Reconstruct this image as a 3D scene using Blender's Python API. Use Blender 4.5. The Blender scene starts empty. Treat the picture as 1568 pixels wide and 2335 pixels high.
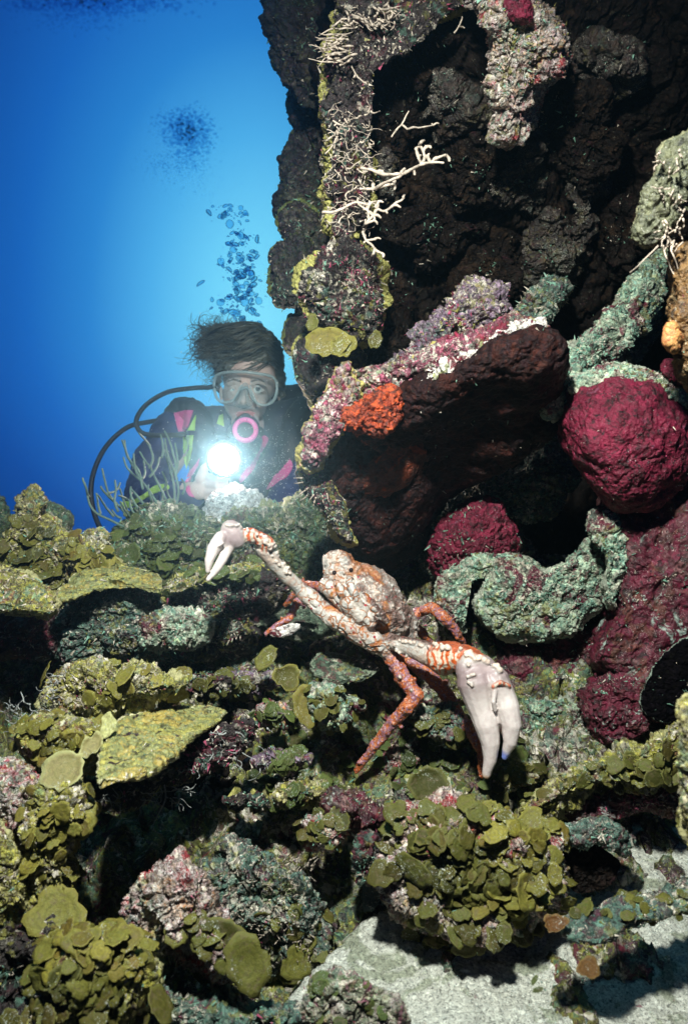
import bpy, bmesh, math, random
import numpy as np
from mathutils import Vector, Matrix
from mathutils.bvhtree import BVHTree

# ---------------------------------------------------------------- camera, water light, strobe, exposure
scene = bpy.context.scene
COL = scene.collection
K = 0.000548                      # metres per drawing unit at 1 m depth (drawing 1568 x 2335 units)
cam_data = bpy.data.cameras.new("camera")
cam = bpy.data.objects.new("camera", cam_data)
COL.objects.link(cam)
cam.location = (0, 0, 0)
cam.rotation_euler = (math.radians(90), 0, 0)
cam_data.sensor_fit = 'VERTICAL'
cam_data.sensor_height = 36.0
cam_data.lens = 18.0 / (K * 1167.5)
cam_data.clip_start = 0.02
cam_data.clip_end = 200
cam_data.dof.use_dof = True
cam_data.dof.focus_distance = 1.22
cam_data.dof.aperture_fstop = 7.0
scene.camera = cam
scene.view_settings.view_transform = 'Standard'
scene.view_settings.look = 'None'
scene.view_settings.exposure = 0.0
scene.view_settings.gamma = 1.0
scene.cycles.max_bounces = 6
scene.cycles.diffuse_bounces = 2
scene.cycles.glossy_bounces = 2
scene.cycles.transmission_bounces = 4
scene.cycles.transparent_max_bounces = 10
scene.cycles.volume_bounces = 0
scene.cycles.use_denoising = True

world = bpy.data.worlds.new("World")
scene.world = world
world.use_nodes = True
wt = world.node_tree
for n in list(wt.nodes): wt.nodes.remove(n)
def wn(t, **k):
    n = wt.nodes.new(t)
    for a, b in k.items(): setattr(n, a, b)
    return n
# open water: brightest in one direction (down-sun), darker away from it and towards the deep
w_tc = wn('ShaderNodeTexCoord')
LOBE = Vector((-0.10, 1.0, 0.235)).normalized()
w_sub = wn('ShaderNodeVectorMath', operation='SUBTRACT'); w_sub.inputs[1].default_value = LOBE
wt.links.new(w_tc.outputs['Generated'], w_sub.inputs[0])
w_sep = wn('ShaderNodeSeparateXYZ'); wt.links.new(w_sub.outputs[0], w_sep.inputs[0])
def wm(op, a, b=None):
    n = wn('ShaderNodeMath', operation=op)
    for i, v in enumerate((a, b)):
        if v is None: continue
        if isinstance(v, (int, float)): n.inputs[i].default_value = v
        else: wt.links.new(v, n.inputs[i])
    return n.outputs[0]
zneg = wm('MINIMUM', w_sep.outputs[2], 0.0)
zz = wm('ADD', wm('MULTIPLY', w_sep.outputs[2], 0.68), wm('MULTIPLY', zneg, 0.55))
xx = wm('MULTIPLY', w_sep.outputs[0], 1.12)
w_len = wm('SQRT', wm('ADD', wm('ADD', wm('MULTIPLY', xx, xx), wm('MULTIPLY', zz, zz)), wm('MULTIPLY', w_sep.outputs[1], w_sep.outputs[1])))
w_ramp = wn('ShaderNodeValToRGB')
cr = w_ramp.color_ramp
WC = [(0.0, (0.24, 0.69, 0.88)), (0.07, (0.17, 0.58, 0.83)), (0.15, (0.075, 0.37, 0.70)), (0.225, (0.022, 0.19, 0.53)),
      (0.30, (0.008, 0.105, 0.42)), (0.38, (0.004, 0.055, 0.28)), (0.56, (0.002, 0.014, 0.08)), (1.0, (0.0004, 0.005, 0.03))]
while len(cr.elements) < len(WC): cr.elements.new(0.5)
for e, (p, c) in zip(cr.elements, WC):
    e.position = p; e.color = (*c, 1)
wt.links.new(w_len, w_ramp.inputs[0])
w_bg = wn('ShaderNodeBackground'); w_bg.inputs[1].default_value = 1.3
wt.links.new(w_ramp.outputs[0], w_bg.inputs[0])
w_out = wn('ShaderNodeOutputWorld'); wt.links.new(w_bg.outputs[0], w_out.inputs[0])

def add_light(name, kind, loc, target, energy, color, **k):
    d = bpy.data.lights.new(name, kind); d.energy = energy; d.color = color
    for a, b in k.items(): setattr(d, a, b)
    o = bpy.data.objects.new(name, d); COL.objects.link(o); o.location = loc
    o.rotation_euler = (Vector(target) - Vector(loc)).to_track_quat('-Z', 'Y').to_euler()
    return o
# weak blue-green daylight filtering down through the water
add_light("sun", 'SUN', (0, 0, 5), (0.25, -0.1, 0), 0.35, (0.25, 0.75, 1.0), angle=math.radians(30))
# the photographer's flash, held high beside the camera
add_light("camera_flash", 'SPOT', (-0.05, 0.20, 0.62), (0.02, 1.2, -0.12), 142.0, (1.0, 0.97, 0.92),
          shadow_soft_size=0.035, spot_size=math.radians(118), spot_blend=1.0)

# ---------------------------------------------------------------- helpers
rng = np.random.default_rng(7)
random.seed(7)
def P(px, py, d):
    return Vector((K * (px - 784) * d, d, -K * (py - 1167.5) * d))

_perm = np.random.default_rng(3).permutation(256).astype(np.int64)
_perm = np.concatenate([_perm, _perm, _perm])
_g = np.random.default_rng(4).normal(size=(256, 3)); _g /= np.linalg.norm(_g, axis=1)[:, None]
def perlin(p):
    i = np.floor(p).astype(np.int64); f = p - i; i &= 255
    u = f * f * f * (f * (f * 6 - 15) + 10)
    r = 0
    for dx in (0, 1):
        for dy in (0, 1):
            for dz in (0, 1):
                h = _perm[_perm[_perm[i[:, 0] + dx] + i[:, 1] + dy] + i[:, 2] + dz]
                g = _g[h]
                w = (u[:, 0] if dx else 1 - u[:, 0]) * (u[:, 1] if dy else 1 - u[:, 1]) * (u[:, 2] if dz else 1 - u[:, 2])
                r = r + w * (g[:, 0] * (f[:, 0] - dx) + g[:, 1] * (f[:, 1] - dy) + g[:, 2] * (f[:, 2] - dz))
    return r * 1.5
_ROT = np.array([[0.00, 0.80, 0.60], [-0.80, 0.36, -0.48], [-0.60, -0.48, 0.64]])
def fbm(p, scale, octaves=5, gain=0.5, off=0.0):
    r = 0; a = 1.0; q = (p @ _ROT) * scale + off
    for _ in range(octaves):
        r = r + a * perlin(q); q = (q @ _ROT) * 2.03 + 17.1; a *= gain
    return r
def worley(p, scale, off=0.0):
    q = p * scale + off
    i = np.floor(q).astype(np.int64); f = q - i
    best = np.full(len(p), 9.0)
    for dx in (-1, 0, 1):
        for dy in (-1, 0, 1):
            for dz in (-1, 0, 1):
                c = i + np.array([dx, dy, dz]); cc = c & 255
                h = _perm[_perm[_perm[cc[:, 0]] + cc[:, 1]] + cc[:, 2]]
                o = np.stack([_perm[h + 1], _perm[h + 37], _perm[h + 101]], 1) / 255.0
                d = ((np.array([dx, dy, dz]) + o - f) ** 2).sum(1)
                best = np.minimum(best, d)
    return np.sqrt(best)

def mesh_from(name, V, F, smooth=True):
    """V (n,3) array, F (m,4) or (m,3) array or list of lists"""
    me = bpy.data.meshes.new(name)
    V = np.asarray(V, dtype=np.float32)
    if isinstance(F, np.ndarray):
        n = len(F); k = F.shape[1]
        me.vertices.add(len(V)); me.vertices.foreach_set("co", V.ravel())
        me.loops.add(n * k); me.loops.foreach_set("vertex_index", F.astype(np.int32).ravel())
        me.polygons.add(n); me.polygons.foreach_set("loop_start", np.arange(0, n * k, k, dtype=np.int32))
        me.polygons.foreach_set("loop_total", np.full(n, k, dtype=np.int32))
        me.update(calc_edges=True)
    else:
        me.from_pydata([tuple(v) for v in V], [], [tuple(f) for f in F]); me.update()
    me.polygons.foreach_set("use_smooth", np.full(len(me.polygons), smooth, dtype=bool))
    return me
def tag(o, label=None, cat=None, group=None, kind=None):
    if label: o['label'] = label
    if cat: o['category'] = cat
    if group: o['group'] = group
    if kind: o['kind'] = kind
    return o
def obj(name, me, mat=None, parent=None, base=None):
    o = bpy.data.objects.new(name, me); COL.objects.link(o)
    if mat is not None:
        me.materials.clear()
        for m in (mat if isinstance(mat, (list, tuple)) else [mat]): me.materials.append(m)
    if base is not None:
        b = Vector(base); me.transform(Matrix.Translation(-b)); o.location = b
    if parent is not None:
        o.parent = parent
        if base is None: me.transform(Matrix.Translation(-parent.location))
        else: o.location = Vector(base) - parent.location
    return o
def empty(name, loc, label, cat, group=None):
    o = bpy.data.objects.new(name, None); COL.objects.link(o); o.location = loc; o.empty_display_size = 0.02
    return tag(o, label, cat, group)
def add_attr(me, name, vals):
    a = me.attributes.new(name, 'FLOAT', 'POINT'); a.data.foreach_set("value", np.asarray(vals, dtype=np.float32))
def vnormals(V, F):
    N = np.zeros_like(V)
    if F.shape[1] == 4:
        fn = np.cross(V[F[:, 2]] - V[F[:, 0]], V[F[:, 3]] - V[F[:, 1]])
    else:
        fn = np.cross(V[F[:, 1]] - V[F[:, 0]], V[F[:, 2]] - V[F[:, 0]])
    for k in range(F.shape[1]): np.add.at(N, F[:, k], fn)
    l = np.linalg.norm(N, axis=1); l[l == 0] = 1
    return N / l[:, None]
def closed_curve(pts, n):
    """closed Catmull-Rom through pts, n samples evenly along it"""
    p = np.asarray(pts, float); m = len(p); out = []
    for i in range(m):
        p0, p1, p2, p3 = p[i - 1], p[i], p[(i + 1) % m], p[(i + 2) % m]
        for t in np.linspace(0, 1, 24, endpoint=False):
            out.append(0.5 * ((2 * p1) + (p2 - p0) * t + (2 * p0 - 5 * p1 + 4 * p2 - p3) * t * t + (-p0 + 3 * p1 - 3 * p2 + p3) * t ** 3))
    out = np.array(out); nx = np.roll(out, -1, 0)
    s = np.concatenate([[0], np.cumsum(np.linalg.norm(nx - out, axis=1))])
    full = np.vstack([out, out[:1]])
    t = np.linspace(0, s[-1], n, endpoint=False)
    return np.stack([np.interp(t, s, full[:, 0]), np.interp(t, s, full[:, 1])], 1)
def open_curve(pts, per=8):
    p = np.asarray(pts, float); m = len(p); out = []
    for i in range(m - 1):
        p0, p1, p2, p3 = p[max(i - 1, 0)], p[i], p[i + 1], p[min(i + 2, m - 1)]
        for t in np.linspace(0, 1, per, endpoint=False):
            out.append(0.5 * ((2 * p1) + (p2 - p0) * t + (2 * p0 - 5 * p1 + 4 * p2 - p3) * t * t + (-p0 + 3 * p1 - 3 * p2 + p3) * t ** 3))
    out.append(p[-1]); return np.array(out)

# ---------------------------------------------------------------- materials
def new_mat(name):
    m = bpy.data.materials.new(name); m.use_nodes = True
    t = m.node_tree
    for n in list(t.nodes): t.nodes.remove(n)
    out = t.nodes.new('ShaderNodeOutputMaterial'); b = t.nodes.new('ShaderNodeBsdfPrincipled')
    t.links.new(b.outputs[0], out.inputs[0])
    return m, t, b, out
def nd(t, typ, ins=None, **k):
    n = t.nodes.new(typ)
    for a, b in k.items(): setattr(n, a, b)
    for i, v in (ins or {}).items():
        if hasattr(v, 'is_linked') or isinstance(v, bpy.types.NodeSocket): t.links.new(v, n.inputs[i])
        else: n.inputs[i].default_value = v
    return n
def c4(c): return (c[0], c[1], c[2], 1)
def mixc(t, fac, a, b):
    n = t.nodes.new('ShaderNodeMix'); n.data_type = 'RGBA'
    for s, v in ((n.inputs[0], fac), (n.inputs[6], a), (n.inputs[7], b)):
        if isinstance(v, bpy.types.NodeSocket): t.links.new(v, s)
        elif isinstance(v, tuple): s.default_value = c4(v)
        else: s.default_value = v
    return n.outputs[2]
def mth(t, op, a, b=0.0, clamp=False):
    n = t.nodes.new('ShaderNodeMath'); n.operation = op; n.use_clamp = clamp
    for s, v in ((n.inputs[0], a), (n.inputs[1], b)):
        if isinstance(v, bpy.types.NodeSocket): t.links.new(v, s)
        else: s.default_value = v
    return n.outputs[0]
def ramp(t, fac, stops, interp='LINEAR'):
    n = t.nodes.new('ShaderNodeValToRGB'); n.color_ramp.interpolation = interp
    while len(n.color_ramp.elements) < len(stops): n.color_ramp.elements.new(0.5)
    for e, (p, c) in zip(n.color_ramp.elements, stops):
        e.position = p; e.color = c4(c) if isinstance(c, tuple) else (c, c, c, 1)
    t.links.new(fac, n.inputs[0]); return n.outputs[0]
def thresh(t, v, lo, hi):
    n = t.nodes.new('ShaderNodeMapRange'); n.clamp = True
    t.links.new(v, n.inputs[0]); n.inputs[1].default_value = lo; n.inputs[2].default_value = hi
    return n.outputs[0]
def noise(t, co, scale, detail=4, rough=0.6, dist=0.0):
    n = nd(t, 'ShaderNodeTexNoise', {0: co}) if co is not None else t.nodes.new('ShaderNodeTexNoise')
    n.inputs['Scale'].default_value = scale; n.inputs['Detail'].default_value = detail
    n.inputs['Roughness'].default_value = rough; n.inputs['Distortion'].default_value = dist
    return n.outputs[0]
def voro(t, co, scale, feature='F1', out='Distance', rnd=1.0):
    n = nd(t, 'ShaderNodeTexVoronoi', {0: co}, feature=feature)
    n.inputs['Scale'].default_value = scale
    if 'Randomness' in n.inputs: n.inputs['Randomness'].default_value = rnd
    return n.outputs[out]
def attr(t, name):
    return nd(t, 'ShaderNodeAttribute', attribute_name=name).outputs['Fac']

def reef_mat(name, palette, scale=28, patches=(), specks=((0.55, 0.55, 0.45), 0.62, 420), rim=None, bump=0.65, rough=0.60, fine=190, dist=0.9, spec=0.5, seed=0.0, bumpd=0.004, cell=150, grain=0.60, flecks=0.59, fleckc=(0.58, 0.54, 0.44), accent=0.55, pores=0):
    """encrusted rock: a palette laid over a distorted noise, harder patches, small specks, optional growing rim"""
    m, t, b, out = new_mat(name)
    g = nd(t, 'ShaderNodeNewGeometry').outputs['Position']
    co = nd(t, 'ShaderNodeVectorMath', {0: g, 1: (seed, seed * 1.7, seed * 0.3)}, operation='ADD').outputs[0]
    n1 = noise(t, co, scale, 7, 0.68, dist)
    n2 = noise(t, co, scale * 4.3, 5, 0.7, 1.2)
    f = thresh(t, mth(t, 'ADD', mth(t, 'MULTIPLY', n1, 0.6), mth(t, 'MULTIPLY', n2, 0.4)), 0.34, 0.66)
    k = len(palette)
    stops = [((i + 0.5) / k, c) for i, c in enumerate(palette)]
    col = ramp(t, f, stops)
    for j, (c, lo, sc) in enumerate(patches):
        off = nd(t, 'ShaderNodeVectorMath', {0: co, 1: (3.1 * j + 1, 7.7, 2.2 * j)}, operation='ADD').outputs[0]
        pn = noise(t, off, sc, 5, 0.62, 1.0)
        col = mixc(t, thresh(t, pn, lo, lo + 0.045), col, c)
    if flecks:
        fk = noise(t, co, 62, 5, 0.7, 1.4); fg = noise(t, co, 13, 3, 0.6, 0.5)
        fsum = mth(t, 'ADD', fk, mth(t, 'MULTIPLY', mth(t, 'SUBTRACT', fg, 0.5), 0.7))
        col = mixc(t, thresh(t, fsum, flecks, flecks + 0.035), col, fleckc)
        dk = noise(t, co, 40, 5, 0.7, 1.6)
        col = mixc(t, thresh(t, dk, 0.60, 0.64), col, (0.02, 0.008, 0.010))
    wob = nd(t, 'ShaderNodeTexNoise', {0: co, 2: scale * 5.0}).outputs[1]
    cco = nd(t, 'ShaderNodeVectorMath', {0: co, 1: nd(t, 'ShaderNodeVectorMath', {0: wob, 1: (0.010, 0.010, 0.010)}, operation='MULTIPLY').outputs[0]}, operation='ADD').outputs[0]
    vn = nd(t, 'ShaderNodeTexVoronoi', {0: cco}); vn.inputs['Scale'].default_value = cell
    cs = nd(t, 'ShaderNodeSeparateColor', {0: vn.outputs['Color']})
    gran = thresh(t, cs.outputs[0], 0.0, 1.0)
    if accent:
        for ch, lo, hi, cc in ((1, 0.74, None, (0.15, 0.008, 0.030)), (2, 0.66, None, (0.24, 0.24, 0.035)), (1, None, 0.28, (0.08, 0.20, 0.14)), (2, None, 0.24, (0.60, 0.56, 0.44))):
            mask = mth(t, 'GREATER_THAN', cs.outputs[ch], lo) if lo else mth(t, 'LESS_THAN', cs.outputs[ch], hi)
            ao = nd(t, 'ShaderNodeVectorMath', {0: co, 1: (cc[0] * 30, cc[1] * 20, ch * 3.0)}, operation='ADD').outputs[0]
            mask = mth(t, 'MULTIPLY', mask, thresh(t, noise(t, ao, 11, 4, 0.6, 0.6), 0.50, 0.56))
            col = mixc(t, mth(t, 'MULTIPLY', mask, accent), col, cc)
    dark = nd(t, 'ShaderNodeMix', data_type='RGBA', blend_type='MULTIPLY'); dark.inputs[0].default_value = 1.0
    t.links.new(col, dark.inputs[6]); gv = ramp(t, gran, [(0.0, 1 - 0.85 * grain), (0.35, 1 - 0.55 * grain), (0.75, 1.0), (1.0, 1.0 + 0.8 * grain)]); t.links.new(gv, dark.inputs[7])
    col = dark.outputs[2]
    if pores:
        pn_ = nd(t, 'ShaderNodeTexVoronoi', {0: cco}); pn_.inputs['Scale'].default_value = pores
        ps_ = nd(t, 'ShaderNodeSeparateColor', {0: pn_.outputs['Color']})
        pm_ = mth(t, 'MULTIPLY', mth(t, 'LESS_THAN', pn_.outputs['Distance'], 0.24), mth(t, 'GREATER_THAN', ps_.outputs[0], 0.55))
        col = mixc(t, mth(t, 'MULTIPLY', pm_, 0.8), col, (0.02, 0.002, 0.005))
    fn = noise(t, co, fine, 3, 0.75, 0.5)
    col = mixc(t, thresh(t, fn, 0.34, 0.50), mixc(t, 0.80, col, (0.004, 0.004, 0.003)), col)      # dark pits
    if specks:
        sc, lo, ss = specks
        sn = noise(t, co, ss, 2, 0.6, 2.2)
        gate = thresh(t, noise(t, co, scale * 1.7, 3, 0.6, 0.3), 0.42, 0.62)
        col = mixc(t, mth(t, 'MULTIPLY', thresh(t, sn, lo - 0.02, lo + 0.03), gate), col, sc)
    if rim:
        ra = attr(t, 'rim')
        rn = mth(t, 'ADD', ra, mth(t, 'MULTIPLY', mth(t, 'SUBTRACT', n2, 0.5), 0.9))
        col = mixc(t, thresh(t, rn, 0.45, 0.62), col, mixc(t, thresh(t, fn, 0.38, 0.6), tuple(x * 0.55 for x in rim), rim))
    t.links.new(col, b.inputs['Base Color'])
    b.inputs['Roughness'].default_value = rough
    b.inputs['Specular IOR Level'].default_value = spec
    h = mth(t, 'ADD', mth(t, 'ADD', mth(t, 'MULTIPLY', n2, 1.6), mth(t, 'MULTIPLY', fn, 1.0)), mth(t, 'MULTIPLY', vn.outputs['Distance'], -0.9 * grain))
    bp = nd(t, 'ShaderNodeBump', {'Height': h, 'Strength': bump, 'Distance': bumpd})
    t.links.new(bp.outputs[0], b.inputs['Normal'])
    return m

def plain_mat(name, col, rough=0.5, var=0.25, vscale=60, bump=0.0, bscale=200, spec=0.5, metal=0.0, coat=0.0, bd=0.001):
    m, t, b, out = new_mat(name)
    co = nd(t, 'ShaderNodeTexCoord').outputs['Object']
    n = noise(t, co, vscale, 4, 0.6, 0.3)
    t.links.new(mixc(t, thresh(t, n, 0.3, 0.7), tuple(c * (1 - var) for c in col), tuple(min(1, c * (1 + var * 0.5)) for c in col)), b.inputs['Base Color'])
    b.inputs['Roughness'].default_value = rough; b.inputs['Metallic'].default_value = metal
    b.inputs['Specular IOR Level'].default_value = spec; b.inputs['Coat Weight'].default_value = coat
    if bump:
        bp = nd(t, 'ShaderNodeBump', {'Height': noise(t, co, bscale, 3, 0.6, 0.2), 'Strength': bump, 'Distance': bd})
        t.links.new(bp.outputs[0], b.inputs['Normal'])
    return m

def leaf_mat(name, c1, c2, edge, speck=(0.6, 0.66, 0.6)):
    m, t, b, out = new_mat(name)
    g = nd(t, 'ShaderNodeNewGeometry').outputs['Position']
    n = noise(t, g, 55, 5, 0.65, 0.6)
    col = mixc(t, thresh(t, n, 0.35, 0.65), c1, c2)
    raw = attr(t, 'edge'); tint = mth(t, 'DIVIDE', mth(t, 'FLOOR', mth(t, 'DIVIDE', raw, 2.0)), 8.0); edq = mth(t, 'MODULO', raw, 2.0)
    avg = tuple((x + y) * 0.5 for x, y in zip(c1, c2))
    col = mixc(t, 0.75, col, ramp(t, tint, [(0.0, tuple(x * 0.40 for x in avg)), (0.25, (avg[0] * 1.0, avg[1] * 0.72, avg[2] * 0.9)), (0.5, avg), (0.75, (avg[0] * 1.25, avg[1] * 1.3, avg[2] * 1.8)), (1.0, (avg[0] * 1.7, avg[1] * 1.6, avg[2] * 1.6))]))
    ed = edq; band = mth(t, 'SINE', mth(t, 'MULTIPLY', ed, 21.0)); col = mixc(t, mth(t, 'MULTIPLY', thresh(t, band, 0.0, 1.0), 0.28), col, tuple(x * 0.5 for x in c1))
    n3 = noise(t, g, 120, 4, 0.7, 1.0); col = mixc(t, mth(t, 'MULTIPLY', thresh(t, n3, 0.52, 0.66), 0.6), col, (0.16, 0.12, 0.07))
    v = noise(t, g, 300, 3, 0.7, 0.8)
    col = mixc(t, mth(t, 'MULTIPLY', thresh(t, v, 0.48, 0.70), 0.5), col, tuple(x * 0.35 for x in c1))
    col = mixc(t, thresh(t, edq, 0.80, 0.99), col, edge)
    sn = noise(t, g, 420, 2, 0.5, 1.5)
    gate = thresh(t, noise(t, g, 26, 3, 0.6, 0.2), 0.48, 0.62)
    col = mixc(t, mth(t, 'MULTIPLY', thresh(t, sn, 0.60, 0.67), gate), col, speck)
    t.links.new(col, b.inputs['Base Color'])
    b.inputs['Roughness'].default_value = 0.62; b.inputs['Specular IOR Level'].default_value = 0.28
    bp = nd(t, 'ShaderNodeBump', {'Height': mth(t, 'ADD', n, mth(t, 'MULTIPLY', v, 0.4)), 'Strength': 0.7, 'Distance': 0.003})
    t.links.new(bp.outputs[0], b.inputs['Normal'])
    tr = nd(t, 'ShaderNodeBsdfTranslucent'); t.links.new(col, tr.inputs[0])
    mx = nd(t, 'ShaderNodeMixShader', {0: 0.25, 1: b.outputs[0], 2: tr.outputs[0]})
    t.links.new(mx.outputs[0], out.inputs[0])
    return m

M = {}
OLV = (0.16, 0.17, 0.035); PALE = (0.52, 0.47, 0.38); DKB = (0.016, 0.012, 0.011); MAR = (0.13, 0.006, 0.022)
GRN = (0.13, 0.22, 0.15); PNK = (0.42, 0.20, 0.26); YEL = (0.42, 0.40, 0.08); OCH = (0.35, 0.26, 0.05); DKG = (0.02, 0.035, 0.028); LIL = (0.22, 0.15, 0.22)
M['slope'] = reef_mat('slope_rock', [DKB, DKG, (0.07, 0.16, 0.09), (0.20, 0.20, 0.03), DKB, (0.10, 0.03, 0.05), (0.12, 0.24, 0.17), PALE], 17, [(MAR, 0.60, 20), (OLV, 0.57, 30)], seed=1)
M['dark'] = reef_mat('dark_rock', flecks=0.62, accent=0.5, palette=[DKB, (0.01, 0.008, 0.008), (0.03, 0.016, 0.018), DKB, (0.05, 0.045, 0.035)], scale=16, patches=[((0.06, 0.006, 0.012), 0.62, 14)], specks=((0.40, 0.42, 0.33), 0.66, 300), seed=2, rim=(0.48, 0.46, 0.13), bumpd=0.006)  # dark brown and maroon crust with pale flecks
M['column'] = reef_mat('column_shade_rock', [DKB, (0.008, 0.010, 0.009), (0.035, 0.018, 0.03), (0.025, 0.035, 0.022), DKB, (0.05, 0.03, 0.045)], 18, [((0.06, 0.10, 0.03), 0.64, 30)], specks=((0.35, 0.38, 0.25), 0.66, 300), flecks=0.70, accent=0.12, fleckc=(0.16, 0.18, 0.08), seed=3, rim=(0.22, 0.26, 0.08))  # weak light on the far columns is put into this darker colour
M['cave'] = reef_mat('cave_shade_rock', [(0.005, 0.004, 0.003), (0.013, 0.008, 0.006), (0.003, 0.002, 0.002), (0.024, 0.014, 0.008), (0.008, 0.003, 0.004)], 9, [], specks=((0.25, 0.26, 0.2), 0.70, 260), flecks=0.68, accent=0, fleckc=(0.09, 0.08, 0.055), seed=4, bumpd=0.006, spec=0.1, grain=0.5, cell=80)  # shade of the recess put into the colour as near-black brown
M['under'] = reef_mat('brown_crust', [(0.022, 0.007, 0.006), (0.045, 0.011, 0.007), (0.012, 0.005, 0.007), (0.055, 0.016, 0.010)], 14, [], flecks=None, accent=0, specks=None, seed=5, spec=0.2, bumpd=0.006, grain=0.5, cell=80)
M['pink'] = reef_mat('pink_crust', [DKB, (0.18, 0.010, 0.035), (0.40, 0.10, 0.17), (0.12, 0.010, 0.03), (0.30, 0.10, 0.15), (0.62, 0.50, 0.46), MAR], 26, [((0.20, 0.008, 0.03), 0.56, 24), ((0.68, 0.62, 0.56), 0.60, 34)], seed=6, rim=(0.52, 0.46, 0.14))
M['lilac'] = reef_mat('lilac_crust', [DKB, LIL, (0.10, 0.06, 0.10), (0.34, 0.24, 0.33), (0.08, 0.05, 0.05), (0.42, 0.42, 0.18)], 34, [((0.20, 0.02, 0.03), 0.62, 30)], seed=7)
M['white'] = reef_mat('white_crust', [(0.55, 0.48, 0.42), (0.82, 0.78, 0.72), (0.86, 0.83, 0.78), (0.70, 0.64, 0.54), (0.84, 0.80, 0.74)], 26, [((0.16, 0.01, 0.025), 0.55, 26), ((0.30, 0.32, 0.14), 0.60, 34)], seed=8, grain=0.5, flecks=None, accent=0)
M['paleg'] = reef_mat('pale_green_crust', [(0.02, 0.04, 0.03), (0.07, 0.17, 0.12), (0.25, 0.43, 0.32), (0.48, 0.58, 0.40), (0.05, 0.10, 0.07), (0.36, 0.52, 0.40)], 24, [((0.10, 0.006, 0.022), 0.53, 20)], grain=0.55, seed=9, rim=(0.42, 0.46, 0.36))
M['redsp'] = reef_mat('red_sponge_skin', [(0.08, 0.004, 0.016), (0.14, 0.007, 0.027), (0.18, 0.012, 0.036), (0.10, 0.005, 0.020)], 12, [((0.20, 0.05, 0.09), 0.64, 22)], pores=95, specks=((0.55, 0.40, 0.42), 0.69, 260), flecks=0.72, accent=0, fleckc=(0.5, 0.42, 0.44), fine=60, seed=10, spec=0.35, rough=0.6, bumpd=0.007, grain=0.35, cell=60)
M['redcr'] = reef_mat('maroon_crust', [(0.05, 0.003, 0.010), (0.11, 0.005, 0.020), (0.03, 0.006, 0.012), (0.14, 0.008, 0.026)], 14, [((0.30, 0.34, 0.30), 0.63, 26)], specks=((0.45, 0.42, 0.38), 0.64, 300), seed=11, flecks=0.62, accent=0.15, fleckc=(0.34, 0.38, 0.34), grain=0.45, bumpd=0.003)
M['plate'] = reef_mat('ochre_plate', [(0.24, 0.25, 0.075), (0.36, 0.33, 0.08), (0.18, 0.21, 0.09), (0.38, 0.29, 0.06), (0.27, 0.27, 0.10)], 13, [], specks=((0.5, 0.5, 0.4), 0.68, 240), rim=(0.52, 0.50, 0.28), flecks=0.70, accent=0, seed=12, fine=90, bump=0.35, grain=0.22, cell=220)
M['olive'] = reef_mat('olive_crust', [(0.05, 0.06, 0.012), (0.20, 0.20, 0.03), (0.40, 0.38, 0.06), (0.09, 0.07, 0.03), (0.56, 0.52, 0.20), (0.14, 0.17, 0.03)], 26, [((0.18, 0.01, 0.02), 0.66, 26), ((0.55, 0.48, 0.38), 0.60, 40)], rim=(0.46, 0.44, 0.2), seed=13)
M['mottle'] = reef_mat('mottled_crust', [(0.05, 0.03, 0.025), (0.24, 0.02, 0.02), (0.55, 0.42, 0.40), (0.12, 0.09, 0.06), (0.46, 0.34, 0.26), (0.45, 0.18, 0.04), (0.16, 0.05, 0.10)], 30, [((0.26, 0.012, 0.018), 0.55, 16), ((0.66, 0.60, 0.58), 0.62, 44)], specks=((0.72, 0.70, 0.66), 0.56, 300), seed=14)
M['greyg'] = reef_mat('grey_green_rock', [DKB, (0.03, 0.07, 0.06), (0.10, 0.20, 0.15), (0.07, 0.03, 0.045), (0.30, 0.42, 0.30)], 26, [((0.08, 0.02, 0.04), 0.60, 22)], seed=15)
M['greend'] = reef_mat('green_dome_crust', [(0.02, 0.04, 0.02), (0.05, 0.10, 0.045), (0.11, 0.17, 0.06), (0.03, 0.04, 0.02), (0.22, 0.26, 0.12)], 30, [((0.40, 0.40, 0.22), 0.63, 30)], seed=16, rim=(0.30, 0.33, 0.16))
M['magenta'] = reef_mat('magenta_crust', [(0.22, 0.03, 0.14), (0.30, 0.12, 0.16), (0.20, 0.24, 0.14), (0.45, 0.40, 0.34), (0.12, 0.03, 0.06)], 20, [((0.14, 0.22, 0.10), 0.58, 18), ((0.5, 0.46, 0.4), 0.60, 36)], seed=17)
M['sand'] = reef_mat('sand', [(0.44, 0.47, 0.40), (0.58, 0.60, 0.52), (0.50, 0.52, 0.44), (0.64, 0.65, 0.57)], 40, [((0.30, 0.33, 0.24), 0.56, 13), ((0.26, 0.12, 0.14), 0.66, 20), ((0.16, 0.19, 0.09), 0.66, 24)], specks=((0.07, 0.07, 0.06), 0.62, 190), fine=330, flecks=None, accent=0, seed=18, bump=0.5, bumpd=0.003, grain=0.35, cell=330)
M['star'] = reef_mat('white_coral_skin', [(0.5, 0.55, 0.55), (0.75, 0.78, 0.78), (0.3, 0.35, 0.36), (0.8, 0.8, 0.8)], 40, [], specks=None, flecks=None, accent=0, seed=19, grain=0.4)
M['leaf'] = leaf_mat('olive_leaf', (0.08, 0.09, 0.015), (0.14, 0.14, 0.025), (0.15, 0.15, 0.035))
M['leafy'] = leaf_mat('yellow_leaf', (0.14, 0.14, 0.022), (0.24, 0.22, 0.035), (0.26, 0.24, 0.05))
M['leafg'] = leaf_mat('green_leaf', (0.05, 0.085, 0.022), (0.11, 0.14, 0.03), (0.12, 0.16, 0.04))
M['leafp'] = leaf_mat('pale_leaf', (0.36, 0.38, 0.12), (0.46, 0.47, 0.20), (0.47, 0.48, 0.21))
M['leafb'] = leaf_mat('brown_leaf', (0.10, 0.05, 0.012), (0.18, 0.10, 0.02), (0.2, 0.13, 0.04))
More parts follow.
